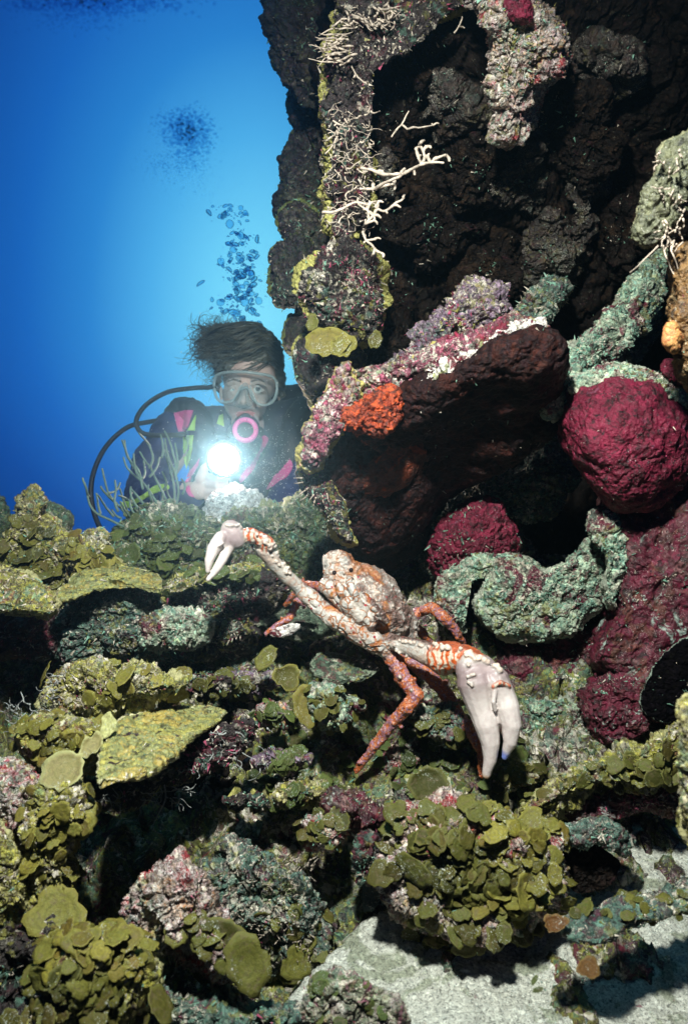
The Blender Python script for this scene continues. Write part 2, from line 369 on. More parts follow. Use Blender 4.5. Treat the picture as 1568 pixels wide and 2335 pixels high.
M['t_pale'] = plain_mat('turf_pale', (0.56, 0.50, 0.40), 0.5, 0.9, 260)
M['t_green'] = plain_mat('turf_green', (0.18, 0.36, 0.26), 0.5, 0.85, 260)
M['t_pink'] = plain_mat('turf_pink', (0.36, 0.07, 0.13), 0.5, 0.85, 260)
M['t_olive'] = plain_mat('turf_olive', (0.26, 0.25, 0.07), 0.5, 0.85, 260)
M['orange'] = reef_mat('orange_sponge_skin', [(0.30, 0.035, 0.009), (0.48, 0.075, 0.014), (0.18, 0.018, 0.007), (0.55, 0.10, 0.018)], 24, [], specks=None, flecks=None, accent=0, seed=20, fine=90)
M['tube'] = reef_mat('tube_skin', [(0.10, 0.05, 0.015), (0.18, 0.10, 0.03), (0.13, 0.06, 0.015), (0.24, 0.17, 0.08)], 12, [], specks=((0.5, 0.45, 0.3), 0.66, 140), flecks=None, accent=0, seed=21, fine=70, grain=0.3)
M['flange'] = reef_mat('flange_skin', [(0.07, 0.08, 0.045), (0.11, 0.115, 0.06), (0.09, 0.10, 0.065), (0.14, 0.13, 0.07)], 10, [], specks=((0.5, 0.5, 0.42), 0.68, 120), flecks=None, accent=0, seed=22, fine=70, rim=(0.20, 0.20, 0.11), bump=0.5, grain=0.3)
M['tunic'] = reef_mat('tunicate_skin', [(0.55, 0.10, 0.05), (0.65, 0.40, 0.12), (0.60, 0.15, 0.06), (0.70, 0.5, 0.2)], 60, [], specks=None, flecks=None, accent=0, seed=23, fine=60, bump=0.3, grain=0.2)
M['tealleaf'] = leaf_mat('teal_leaf', (0.015, 0.03, 0.035), (0.03, 0.05, 0.06), (0.05, 0.08, 0.08))
M['shelf'] = reef_mat('shelf_skin', [(0.02, 0.04, 0.025), (0.06, 0.10, 0.06), (0.16, 0.22, 0.15), (0.04, 0.06, 0.04)], 40, [], specks=None, flecks=0.64, fleckc=(0.3, 0.36, 0.26), seed=24, fine=240, rim=(0.28, 0.34, 0.24))
M['rod'] = plain_mat('rod_skin', (0.10, 0.17, 0.14), 0.8, 0.3, 120, 0.6, 700)
M['whitetwig'] = plain_mat('white_twig', (0.46, 0.39, 0.31), 0.7, 0.6, 120)
M['turfline'] = plain_mat('turf_thread', (0.34, 0.36, 0.34), 0.7, 0.5, 60)
M['shade'] = reef_mat('painted_shade_rock', [(0.008, 0.005, 0.003), (0.030, 0.016, 0.009), (0.006, 0.003, 0.003), (0.042, 0.027, 0.015), (0.022, 0.006, 0.009)], 15, [], flecks=0.66, fleckc=(0.12, 0.11, 0.075), accent=0.1, seed=25)  # shade inside the wall painted in as a dim brown
M['rubble'] = reef_mat('rubble', [(0.34, 0.34, 0.28), (0.62, 0.62, 0.53), (0.46, 0.45, 0.38), (0.72, 0.70, 0.62), (0.22, 0.20, 0.17)], 34, [((0.30, 0.10, 0.14), 0.66, 26), ((0.16, 0.20, 0.10), 0.64, 30)], seed=26, flecks=0.54, fleckc=(0.70, 0.68, 0.60))
M['hole'] = reef_mat('painted_hollow_rock', [(0.002, 0.002, 0.003), (0.004, 0.003, 0.004), (0.001, 0.001, 0.002)], 12, [], specks=None, flecks=None, accent=0, rim=(0.30, 0.38, 0.31), seed=27, spec=0.02, rough=1.0)  # near-black colour stands in for the unlit inside of a hollow
M['redcol'] = reef_mat('maroon_column_skin', pores=80, palette= [(0.035, 0.003, 0.009), (0.09, 0.005, 0.018), (0.12, 0.008, 0.026), (0.05, 0.003, 0.012)], scale=14, patches=[((0.34, 0.44, 0.38), 0.64, 18)], specks=((0.55, 0.45, 0.42), 0.66, 280), fine=60, grain=0.35, cell=80, flecks=0.66, fleckc=(0.36, 0.44, 0.38), accent=0.1, seed=28, bumpd=0.005)
M['rust'] = reef_mat('rust_sponge_skin', [(0.10, 0.020, 0.009), (0.17, 0.034, 0.012), (0.06, 0.012, 0.007), (0.24, 0.045, 0.014)], 14, [((0.42, 0.07, 0.014), 0.58, 20)], specks=None, flecks=None, accent=0, seed=29, fine=60, grain=0.3, cell=70)
M['sed'] = reef_mat('sediment', [(0.30, 0.33, 0.26), (0.56, 0.58, 0.49), (0.42, 0.45, 0.36), (0.66, 0.66, 0.57), (0.24, 0.24, 0.19)], 26, [((0.26, 0.09, 0.13), 0.66, 22), ((0.14, 0.20, 0.10), 0.62, 26)], seed=30, grain=0.5, cell=260, flecks=0.55, fleckc=(0.74, 0.73, 0.66), accent=0.15)
M['rustrim'] = reef_mat('rust_nose_rock', [(0.03, 0.010, 0.007), (0.06, 0.018, 0.010), (0.015, 0.010, 0.009), (0.05, 0.03, 0.03)], 14, [((0.10, 0.02, 0.05), 0.60, 22)], flecks=0.66, accent=0.15, seed=31, grain=0.5, rim=(0.46, 0.44, 0.16))
# ---------------------------------------------------------------- reef builders
turf = {k: ([], [], [0]) for k in ('t_pale', 't_green', 't_pink', 't_olive')}
def scatter(V, N, kinds, count, size=(0.0015, 0.004), aspect=2.6, lift=0.35, mask=None, seed=0):
    """small spiky growths standing on the sampled vertices; kept to what stands towards the open water"""
    r = np.random.default_rng(seed + len(V))
    facing = (N * (np.array([0, 0, 0.15]) - V)).sum(1) > -0.1
    w = facing.astype(float)
    if mask is not None: w *= mask
    g = fbm(V, 22, 3, off=5.0 + seed); w *= np.clip(g * 2.2 + 0.55, 0.02, 2)
    if w.sum() <= 0: return
    idx = r.choice(len(V), size=count, p=w / w.sum())
    count = int(count * 0.34); idx = idx[:count]
    names = list(kinds); pk = r.choice(len(names), size=count, p=np.array([kinds[n] for n in names]) / sum(kinds.values()))
    p = V[idx] + r.normal(size=(count, 3)) * 0.0015
    d = N[idx] * lift + r.normal(size=(count, 3)) * 0.55
    d /= np.linalg.norm(d, axis=1)[:, None]
    a = np.cross(d, r.normal(size=(count, 3))); a /= np.linalg.norm(a, axis=1)[:, None]
    b = np.cross(d, a)
    s = r.uniform(*size, size=count) * (0.4 + 0.9 * (r.random(count) ** 3)) * np.clip(p[:, 1], 0.6, 1.6)
    L = (s * aspect * r.uniform(0.5, 1.3, count))[:, None]; s = s[:, None] * 0.5
    base = p - d * L * 0.2
    q = [base + a * s, base - a * s * 0.5 + b * s * 0.8, base - a * s * 0.5 - b * s * 0.8, p + d * L * 0.8]
    T = np.stack(q, 1)
    for k, nme in enumerate(names):
        sel = T[pk == k]; m = len(sel)
        if not m: continue
        Vl, Fl, c = turf[nme]
        Vl.append(sel.reshape(-1, 3)); o = c[0] + np.arange(m)[:, None] * 4
        Fl.append(np.concatenate([o + np.array([[0, 1, 3]]), o + np.array([[1, 2, 3]]), o + np.array([[2, 0, 3]])]))
        c[0] += m * 4

SURF = {}
def mesh_quads_tris(name, V, Q, T, smooth=True):
    me = bpy.data.meshes.new(name)
    nq, nt = len(Q), len(T)
    me.vertices.add(len(V)); me.vertices.foreach_set("co", np.asarray(V, np.float32).ravel())
    me.loops.add(nq * 4 + nt * 3)
    me.loops.foreach_set("vertex_index", np.concatenate([Q.ravel(), T.ravel()]).astype(np.int32))
    me.polygons.add(nq + nt)
    me.polygons.foreach_set("loop_start", np.concatenate([np.arange(nq) * 4, nq * 4 + np.arange(nt) * 3]).astype(np.int32))
    me.polygons.foreach_set("loop_total", np.concatenate([np.full(nq, 4), np.full(nt, 3)]).astype(np.int32))
    me.update(calc_edges=True)
    me.polygons.foreach_set("use_smooth", np.full(nq + nt, smooth, dtype=bool))
    return me
def blob(name, pts, d, front, back=None, g=(0, 0), nu=None, power=0.48, amp=0.012, sc=18, lump=0.0, lsc=40, mat='slope', tf=None, tn=0, ts=(0.0015, 0.004), kind=None, label=None, cat=None, seed=0, rimw=0.22, fine=1.0, key=None, warp=1.1, group=None, parent=None, thin=None, bulge=None, crev=1.0):
    """closed body grown from an outline (drawing units) held at depth d (+ slope g per unit), with real thickness"""
    back = front if back is None else back
    pts = np.asarray(pts, float)
    per = np.linalg.norm(pts - np.roll(pts, 1, 0), axis=1).sum()
    if nu is None: nu = int(np.clip(per * 0.62, 120, 760))
    B = closed_curve(pts, nu)
    x, y = B[:, 0], B[:, 1]; x2, y2 = np.roll(x, -1), np.roll(y, -1)
    cr_ = x * y2 - x2 * y; A = cr_.sum() / 2
    c = np.array([((x + x2) * cr_).sum(), ((y + y2) * cr_).sum()]) / (6 * A)
    if A < 0: B = B[::-1]
    nv = int(np.clip(nu * 0.45, 50, 240))
    q = np.linspace(0.004, math.pi - 0.004, nv)
    s = np.sin(q); ph = np.arcsin(np.clip(s ** (1 / power), 0, 1)); ph = np.where(q > math.pi / 2, math.pi - ph, ph); f = np.cos(ph)
    S, Fq = s[:, None, None], f[:, None]
    XY = c + (B[None] - c) * S
    D = d + g[0] * (XY[..., 0] - c[0]) + g[1] * (XY[..., 1] - c[1]) - np.where(Fq > 0, Fq * front, Fq * back)
    V = np.stack([K * (XY[..., 0] - 784) * D, D, -K * (XY[..., 1] - 1167.5) * D], -1).reshape(-1, 3)
    i = np.arange(nv - 1)[:, None] * nu; j = np.arange(nu)[None]; jn = (j + 1) % nu
    F = np.stack([i + j, i + jn, i + nu + jn, i + nu + j], -1).reshape(-1, 4)
    nring = nv * nu
    V = np.vstack([V, V[:nu].mean(0), V[nring - nu:nring].mean(0)])
    jj = np.arange(nu); j2 = (jj + 1) % nu
    capA = np.stack([np.full(nu, nring), j2, jj, np.full(nu, nring)], 1)
    capB = np.stack([np.full(nu, nring + 1), nring - nu + jj, nring - nu + j2, np.full(nu, nring + 1)], 1)
    N = vnormals(V, F)
    flip = (N[:nu * 3] * -V[:nu * 3]).sum() < 0
    if flip: N = -N; F = F[:, ::-1]
    N[nring] = N[:nu].mean(0); N[nring + 1] = N[nring - nu:nring].mean(0)
    sd = seed * 3.7
    if warp:
        V = V + N * (fbm(V, sc * 0.4, 3, off=sd)[:, None] * amp * warp)
    disp = fbm(V, sc, 6, 0.45, off=sd + 9) * amp * 0.85
    r1 = 1 - np.abs(fbm(V, sc * 2.6, 4, 0.6, off=sd + 30)); disp = disp + (r1 - 0.75) * amp * 0.5 - np.clip(0.16 - np.abs(fbm(V, sc * 1.1, 3, 0.5, off=sd + 50)), 0, 1) * amp * 3.0 * crev
    if lump: disp = disp + (0.55 - worley(V, lsc, off=sd)) * lump
    disp = disp + fbm(V, 170, 3, 0.7, off=sd) * 0.0017 * fine
    V = V + N * disp[:, None]
    V[nring] = V[:nu].mean(0); V[nring + 1] = V[nring - nu:nring].mean(0)
    N = vnormals(V, F); N[nring] = N[:nu].mean(0); N[nring + 1] = N[nring - nu:nring].mean(0)
    if flip: capA = capA[:, ::-1]; capB = capB[:, ::-1]
    me = mesh_quads_tris(name, V, F, np.vstack([capA[:, :3] if not flip else capA[:, 1:], capB[:, :3] if not flip else capB[:, 1:]]))
    rim = np.exp(-((ph - math.pi / 2) / rimw) ** 2) + (ph > math.pi / 2) * 0.3
    add_attr(me, 'rim', np.concatenate([np.repeat(np.clip(rim, 0, 1), nu), [0, 0.3]]))
    o = obj(name, me, M[mat], parent, None if parent is not None else Vector(V.mean(0)))
    o['_v'] = 0; del o['_v']
    if kind: tag(o, kind=kind)
    if label: tag(o, label, cat, group)
    if tn: scatter(V, N, tf or {'t_pale': 1, 't_green': 0.6}, tn, ts, seed=seed + 11)
    SURF[key or name] = (V, N)
    return o

def blades(buf, c, n, up, r, cup=0.25, wav=0.12, rr=None, asp=1.0):
    """one rounded thallus: attached at its base edge, growing along 'up', facing n"""
    rr = rr or random
    n = Vector(n).normalized(); up = Vector(up); up = (up - n * up.dot(n))
    if up.length < 1e-4: up = n.orthogonal()
    up.normalize(); si = up.cross(n)
    seg, rings = 24, 4
    ph1, ph2 = rr.uniform(0, 6.3), rr.uniform(0, 6.3); k1, k2 = rr.choice((2, 3)), rr.choice((5, 6, 7))
    V, E, F = buf; o = len(V)
    ctr = Vector(c) + up * r * 0.75
    th = 0.0005 + r * 0.018; tin = 2 * rr.randint(0, 8); k4 = rr.choice((3, 4, 5)); ph4 = rr.uniform(0, 6.3); no = rr.uniform(0.0, 0.22)
    for side in (1, -1):
        b0 = len(V)
        V.append(tuple(ctr + n * (side * th * 0.5 - cup * r * 0.3))); E.append(tin)
        for i in range(1, rings + 1):
            q = i / rings
            for j in range(seg):
                a = 2 * math.pi * j / seg
                R = r * q * (1 + 0.13 * math.sin(k1 * a + ph1) * q + 0.04 * math.sin(k2 * a + ph2) * q * q + 0.05 * math.sin((k2 + 3) * a + ph1 + ph2) * q * q + 0.03 * math.sin(11 * a + ph1 * 3) * q ** 3 - no * max(0, math.sin(k4 * a + ph4)) ** 7 * q ** 2)
                h = cup * r * (q * q) - cup * r * 0.3 + wav * r * math.sin(k2 * a + ph1) * q ** 3 + 0.05 * r * math.sin(q * 9 + ph2)
                V.append(tuple(ctr + si * (R * math.cos(a) * asp) + up * (R * math.sin(a)) + n * (h + side * th * 0.5 * (1 - 0.6 * q)))); E.append(min(q, 0.999) + tin)
        for j in range(seg):
            jn = (j + 1) % seg
            t = [b0, b0 + 1 + j, b0 + 1 + jn]; F.append(t if side > 0 else t[::-1])
            for i in range(rings - 1):
                a0 = b0 + 1 + i * seg
                t = [a0 + j, a0 + seg + j, a0 + seg + jn, a0 + jn]; F.append(t if side > 0 else t[::-1])
    A, Bq = o + 1 + (rings - 1) * seg, o + 1 + rings * seg + 1 + (rings - 1) * seg
    for j in range(seg):
        jn = (j + 1) % seg; F.append([A + j, Bq + j, Bq + jn, A + jn])
def leaf_obj(name, buf, mat, **kw):
    V, E, F = buf
    me = mesh_from(name, np.array(V), F); add_attr(me, 'edge', E)
    o = obj(name, me, M[mat], base=Vector(np.array(V).mean(0))); tag(o, **kw); return o
def surf_pick(key, box, n, rr):
    V, N = SURF[key]
    px = V[:, 0] / V[:, 1] / K + 784; py = 1167.5 - V[:, 2] / V[:, 1] / K
    ok = np.where((px > box[0]) & (px < box[2]) & (py > box[1]) & (py < box[3]) & ((N * -V).sum(1) > 0))[0]
    if not len(ok): return []
    return [(V[i], N[i]) for i in rr.choice(ok, size=n)]
def leaf_clump(key, box, n, size, mat, label, seed=0, tilt=0.5, asp=1.0, name='algae_clump', kind=None, group=None, cup=0.25):
    rr = np.random.default_rng(seed); random.seed(seed)
    buf = ([], [], [])
    for p, nn in surf_pick(key, box, int(n * 1.7), rr):
        nn = Vector(nn); up = Vector((rr.normal() * 0.9, -0.2 + rr.normal() * 0.5, 0.25 + rr.normal() * 0.8))
        fac = (nn * 1.1 + Vector((rr.normal() * 0.3, -0.55 + rr.normal() * 0.2, 0.75 + rr.normal() * 0.3)) * tilt * 1.7).normalized()
        r = rr.uniform(*size) * (0.40 + 0.32 * rr.random() + 0.25 * rr.random() ** 4)
        blades(buf, Vector(p) + nn * 0.002 - up.normalized() * r * 0.6 + nn * rr.uniform(0.0, 0.35) * r, fac, up, r, cup=cup * rr.uniform(-0.7, 0.6), wav=rr.uniform(0.02, 0.10), asp=asp * rr.uniform(0.7, 1.15))
    if not buf[0]: return None
    kw = dict(kind=kind) if kind else {}
    return leaf_obj(name, buf, mat, label=label if not kind else None, cat='algae' if not kind else None, group=group, **kw)

def tube_mesh(polys, radii, sides=7, wob=0.0):
    """polylines (list of (n,3)) -> one mesh arrays, tapered tubes with closed ends"""
    V, F = [], []
    for pl, rd in zip(polys, radii):
        pl = np.asarray(pl, float); n = len(pl)
        if np.isscalar(rd): rd = np.full(n, rd) * (np.linspace(1.15, 0.4, n) if rd < 0.0015 else 1)
        T = np.gradient(pl, axis=0); T /= np.linalg.norm(T, axis=1)[:, None] + 1e-9
        a = np.cross(T[0], [0.3, 1, 0.2]); a /= np.linalg.norm(a) + 1e-9
        b0 = len(V)
        for i in range(n):
            a = a - T[i] * a.dot(T[i]); a /= np.linalg.norm(a) + 1e-9; b = np.cross(T[i], a)
            for k in range(sides):
                an = 2 * math.pi * k / sides
                rk = rd[i] * (1 + wob * math.sin(i * 1.9 + k * 2.3))
                V.append(pl[i] + (a * math.cos(an) + b * math.sin(an)) * rk)
        for i in range(n - 1):
            for k in range(sides):
                k2 = (k + 1) % sides
                F.append([b0 + i * sides + k, b0 + i * sides + k2, b0 + (i + 1) * sides + k2, b0 + (i + 1) * sides + k])
        V.append(pl[0] - T[0] * rd[0] * 0.5); V.append(pl[-1] + T[-1] * rd[-1] * 0.9)
        for k in range(sides):
            k2 = (k + 1) % sides
            F.append([b0 + k2, b0 + k, len(V) - 2]); F.append([b0 + (n - 1) * sides + k, b0 + (n - 1) * sides + k2, len(V) - 1])
    return np.array(V), F
def px_line(pts, d, per=6, jit=0.0):
    """pts: (x, y[, extra depth]) in drawing units"""
    q = open_curve([[p[0], p[1], (p[2] if len(p) > 2 else 0.0)] for p in pts], per)
    out = np.array([P(a, b, d + c) for a, b, c in q])
    if jit: out = out + np.random.default_rng(len(out)).normal(size=out.shape) * jit
    return out

# ---------------------------------------------------------------- reef slope (structure)
def build_slope():
    nx, ny = 620, 520
    X, Y = np.meshgrid(np.linspace(-1.5, 2.0, nx), np.linspace(0.40, 3.2, ny))
    prof = np.interp(Y, [0.3, 0.62, 0.80, 0.95, 1.05, 1.15, 1.30, 1.45, 1.62, 1.80, 2.1, 3.2], [-0.68, -0.64, -0.60, -0.54, -0.47, -0.37, -0.24, -0.16, -0.09, -0.12, -0.35, -1.3])
    left = np.clip((-X - 0.25) / 0.5, 0, 1)
    prof = prof - left * np.clip((Y - 1.35) / 0.4, 0, 1) * 0.16 
    right = np.clip((X - 0.3) / 0.4, 0, 1); prof = prof - right * np.clip((Y - 1.2) / 0.6, 0, 1) * 0.05
    V = np.stack([X, Y, prof], -1).reshape(-1, 3)
    big = fbm(V, 5.5, 4, 0.55, off=2.0) * 0.055
    led = fbm(V * np.array([1, 1, 1]), 16, 6, 0.6, off=7.0) * 0.030 - np.clip(0.2 - np.abs(fbm(V, 13, 3, 0.5, off=60)), 0, 1) * 0.11
    rd = (0.5 - worley(V, 16, off=1)) * 0.035
    V[:, 2] += big + led + rd + fbm(V, 110, 3, 0.65) * 0.003
    V[:, 1] += fbm(V, 20, 4, 0.6, off=40) * 0.022
    V[:, 0] += fbm(V, 20, 4, 0.6, off=80) * 0.016
    i = np.arange(ny - 1)[:, None] * nx; j = np.arange(nx - 1)[None]
    F = np.stack([i + j, i + j + 1, i + nx + j + 1, i + nx + j], -1).reshape(-1, 4)
    N = vnormals(V, F)
    me = mesh_from('reef_slope', V, F)
    tag(obj('reef_slope', me, M['slope']), kind='structure')
    SURF['slope'] = (V, N)
    vis = (np.abs(V[:, 0] / V[:, 1]) < 0.5) & (V[:, 1] < 1.9)
    scatter(V[vis], N[vis], {'t_pale': 1, 't_green': 1.3, 't_pink': 0.5, 't_olive': 1.2}, 17000, (0.0015, 0.004), seed=1)
build_slope()
TP = {'t_pale': 1, 't_green': 0.7, 't_pink': 0.3}
TG = {'t_pale': 0.5, 't_green': 1.4}
TO = {'t_pale': 0.7, 't_olive': 1.2, 't_green': 0.4}
TK = {'t_pale': 1, 't_pink': 1.3}

# ---------------------------------------------------------------- reef wall (structure): backing, columns, slab, ledges
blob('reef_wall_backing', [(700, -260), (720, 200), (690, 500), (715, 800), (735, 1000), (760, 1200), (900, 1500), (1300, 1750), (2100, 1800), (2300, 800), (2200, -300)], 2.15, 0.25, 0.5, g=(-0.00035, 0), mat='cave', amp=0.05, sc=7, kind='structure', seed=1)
blob('reef_column', [(640, -120), (614, -20), (612, 45), (622, 105), (636, 165), (660, 200), (695, 226), (740, 234), (840, 200), (860, -120)], 1.52, 0.10, 0.25, mat='column', amp=0.022, sc=14, lump=0.012, lsc=26, kind='structure', seed=2, tf=TG, tn=1500)
blob('reef_column', [(668, 200), (662, 250), (688, 290), (668, 325), (646, 372), (645, 418), (642, 470), (660, 560), (680, 640), (672, 712), (700, 720), (860, 560), (860, 200)], 1.66, 0.10, 0.25, mat='column', amp=0.02, sc=16, lump=0.012, lsc=30, kind='structure', seed=3, tf=TG, tn=1000)
blob('plate_coral', [(668, 460), (642, 480), (634, 510), (640, 545), (660, 570), (700, 560), (730, 500), (700, 462)], 1.56, 0.035, mat='column', amp=0.01, rimw=0.3, seed=4, label='small dark plate with thin olive rim on the shaded wall edge, left of white twigs', cat='coral', tf=TG, tn=250)
blob('plate_coral', [(640, 545), (615, 565), (609, 600), (612, 650), (625, 685), (652, 706), (690, 700), (720, 620), (700, 540), (665, 530)], 1.54, 0.045, mat='column', amp=0.012, seed=5, label='dark bulging coral plate at the wall edge, right of the rising bubbles', cat='coral', tf=TG, tn=350)
blob('plate_coral', [(672, 715), (655, 735), (649, 770), (655, 800), (676, 820), (720, 860), (780, 830), (760, 720)], 1.58, 0.05, mat='column', amp=0.01, seed=6, label='smooth black rounded lobe at the wall edge right beside the diver hair', cat='coral')
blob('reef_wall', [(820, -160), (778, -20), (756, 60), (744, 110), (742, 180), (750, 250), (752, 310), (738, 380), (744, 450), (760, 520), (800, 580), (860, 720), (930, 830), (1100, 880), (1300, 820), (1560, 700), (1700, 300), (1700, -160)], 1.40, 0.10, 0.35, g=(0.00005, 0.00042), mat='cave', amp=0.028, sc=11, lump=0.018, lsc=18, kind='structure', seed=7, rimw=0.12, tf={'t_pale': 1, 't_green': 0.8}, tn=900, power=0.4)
rr = np.random.default_rng(55)
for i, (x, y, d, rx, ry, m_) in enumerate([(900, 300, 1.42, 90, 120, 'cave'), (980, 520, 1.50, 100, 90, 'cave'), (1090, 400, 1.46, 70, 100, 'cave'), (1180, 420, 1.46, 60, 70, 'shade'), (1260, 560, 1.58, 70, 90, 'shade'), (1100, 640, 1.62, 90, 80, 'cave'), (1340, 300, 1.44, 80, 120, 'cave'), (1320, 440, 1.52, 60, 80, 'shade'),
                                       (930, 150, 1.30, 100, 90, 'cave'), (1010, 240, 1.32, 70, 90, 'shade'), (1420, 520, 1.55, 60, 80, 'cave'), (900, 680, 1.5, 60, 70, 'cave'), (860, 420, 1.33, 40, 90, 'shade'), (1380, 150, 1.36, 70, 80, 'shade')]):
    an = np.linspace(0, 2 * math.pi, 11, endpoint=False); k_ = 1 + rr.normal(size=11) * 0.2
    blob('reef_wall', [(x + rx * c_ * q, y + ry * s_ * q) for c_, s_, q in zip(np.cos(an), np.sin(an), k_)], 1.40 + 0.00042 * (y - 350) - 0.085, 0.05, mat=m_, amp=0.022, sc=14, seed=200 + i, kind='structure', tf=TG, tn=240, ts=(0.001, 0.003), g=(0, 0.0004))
# lit front edge of the slab
blob('wall_edge_crust', [(800, -60), (770, 20), (752, 80), (744, 140), (746, 220), (754, 300), (742, 380), (740, 450), (756, 520), (790, 545), (830, 520), (850, 460), (850, 380), (812, 330), (800, 240), (798, 150), (815, 90), (880, 40), (960, 25), (1040, 30), (1060, -60)], 1.16, 0.045, 0.16, g=(0.0001, 0.0002), mat='dark', amp=0.014, sc=26, lump=0.006, lsc=60, kind='structure', seed=8, rimw=0.30, tf={'t_pale': 2, 't_pink': 0.5, 't_olive': 0.4}, tn=5200, ts=(0.0015, 0.0045))
blob('wall_bulge', [(1060, -80), (1110, 60), (1125, 150), (1130, 230), (1150, 300), (1185, 300), (1225, 230), (1275, 160), (1290, 110), (1260, 40), (1200, -20), (1180, -80)], 1.12, 0.06, 0.12, g=(0, 0.0003), mat='mottle', amp=0.016, sc=26, lump=0.008, lsc=50, kind='structure', seed=9, tf={'t_pale': 1.2, 't_green': 1, 't_olive': 1}, tn=4200)
blob('red_patch_sponge', [(1140, -20), (1145, 20), (1165, 50), (1205, 52), (1215, 20), (1195, -20)], 1.045, 0.022, mat='redsp', amp=0.006, seed=10, label='small bright red sponge patch at the top of the upper wall bulge', cat='sponge')
blob('wall_knob', [(1290, 10), (1330, -5), (1390, 15), (1420, 45), (1380, 70), (1320, 60), (1285, 40)], 1.5, 0.04, mat='paleg', amp=0.012, seed=81, kind='structure', tf=TG, tn=400)
blob('wall_rib', [(1180, 560), (1230, 480), (1300, 470), (1330, 600), (1300, 700), (1200, 720), (1150, 660)], 1.62, 0.06, mat='dark', amp=0.02, seed=82, kind='structure', tf=TG, tn=500)
blob('wall_rib', [(1440, 120), (1500, 60), (1560, 150), (1590, 330), (1500, 300), (1450, 230)], 1.55, 0.06, mat='dark', amp=0.02, seed=83, kind='structure', tf=TG, tn=160)
blob('plate_coral', [(785, 532), (752, 552), (722, 588), (700, 618), (688, 650), (690, 685), (702, 712), (704, 745), (730, 775), (775, 780), (850, 790), (885, 740), (890, 660), (860, 590)], 1.26, 0.06, mat='dark', amp=0.014, sc=26, lump=0.005, lsc=70, seed=11, rimw=0.34, tf={'t_pale': 1, 't_pink': 0.9, 't_green': 0.4}, tn=2600, label='dark knobbly coral lobe with pale yellow left rim, above the yellow leaves on the wall', cat='coral')
blob('plate_coral', [(700, 762), (680, 768), (670, 792), (674, 850), (686, 885), (702, 915), (716, 938), (742, 905), (790, 850), (830, 820), (800, 780), (740, 775)], 1.37, 0.045, mat='dark', amp=0.008, seed=12, rimw=0.3, tf=TG, tn=420, label='black coral plate speckled with white, olive rimmed, below the olive leaf algae', cat='coral')
blob('reef_fill', [(820, 740), (900, 720), (960, 760), (930, 850), (860, 880), (800, 850)], 1.42, 0.06, mat='cave', amp=0.02, seed=84, kind='structure')
# big overhanging plate: brown underside and pink / white crust along its top
blob('overhang_underside', [(684, 1055), (705, 1010), (745, 960), (800, 930), (900, 900), (980, 860), (1100, 810), (1230, 770), (1290, 830), (1275, 900), (1240, 945), (1262, 985), (1150, 1070), (1030, 1120), (985, 1170), (960, 1230), (900, 1285), (840, 1285), (775, 1225), (740, 1175), (712, 1125), (690, 1092)], 1.22, 0.05, 0.12, g=(0.00010, 0.0009), mat='under', amp=0.016, crev=0.3, fine=0.4, sc=9, kind='structure', seed=13, rimw=0.1, power=0.45, tf={'t_green': 1, 't_pale': 1}, tn=500)
blob('overhang_rim', [(684, 1058), (692, 1030), (705, 1000), (708, 965), (722, 925), (748, 880), (792, 829), (800, 850), (830, 880), (800, 950), (768, 990), (745, 1035), (722, 1070), (700, 1075)], 1.12, 0.03, 0.08, mat='pink', amp=0.009, sc=30, lump=0.004, lsc=80, kind='structure', seed=14, rimw=0.40, tf=TK, tn=900, ts=(0.001, 0.0025))
blob('overhang_ridge', [(800, 835), (830, 862), (880, 855), (905, 830), (950, 812), (1000, 790), (1060, 770), (1120, 745), (1180, 722), (1228, 735), (1236, 770), (1190, 800), (1110, 828), (1050, 850), (1000, 868), (960, 900), (900, 905), (850, 935), (810, 930), (790, 890)], 1.16, 0.045, 0.10, mat='pink', amp=0.013, sc=28, lump=0.006, lsc=70, kind='structure', seed=15, rimw=0.05, tf=TK, tn=1300, ts=(0.001, 0.0028))
blob('white_encrusting_coral', [(958, 885), (966, 858), (1000, 838), (1050, 815), (1090, 795), (1130, 760), (1180, 728), (1222, 732), (1226, 752), (1180, 782), (1130, 805), (1080, 828), (1030, 848), (990, 866), (970, 892)], 1.085, 0.034, 0.05, mat='white', amp=0.016, sc=26, lump=0.010, lsc=60, seed=16, warp=0.9, tf={'t_pale': 1}, tn=300, ts=(0.001, 0.002), label='white crust with red flecks running along the sloping ridge of the overhang', cat='coral')
blob('orange_sponge', [(788, 935), (830, 905), (872, 882), (908, 886), (915, 925), (890, 972), (845, 990), (800, 990), (778, 960)], 1.095, 0.026, 0.04, mat='orange', amp=0.008, sc=34, lump=0.009, lsc=70, seed=17, label='bright orange lumpy sponge tucked under the lip of the overhang', cat='sponge')
blob('overhang_nose', [(684, 1062), (700, 1020), (740, 985), (820, 960), (920, 970), (1000, 1040), (1005, 1130), (960, 1205), (900, 1265), (840, 1275), (790, 1240), (764, 1205), (742, 1172), (716, 1130), (692, 1096)], 1.245, 0.05, 0.15, g=(0.0002, 0.0005), mat='under', amp=0.012, sc=10, crev=0.3, fine=0.5, kind='structure', seed=18, rimw=0.20, tf={'t_pale': 1, 't_green': 1}, tn=300, ts=(0.001, 0.002), warp=0.5)
blob('overhang_rim', [(680, 1058), (690, 1096), (710, 1130), (728, 1154), (740, 1180), (758, 1216), (782, 1240), (808, 1236), (796, 1200), (786, 1160), (768, 1120), (748, 1088), (726, 1062), (704, 1048)], 1.175, 0.03, 0.08, mat='dark', amp=0.009, sc=26, lump=0.004, kind='structure', seed=104, rimw=0.4, warp=0.5, tf={'t_pale': 1, 't_green': 1, 't_pink': 0.6}, tn=1500, ts=(0.001, 0.003))
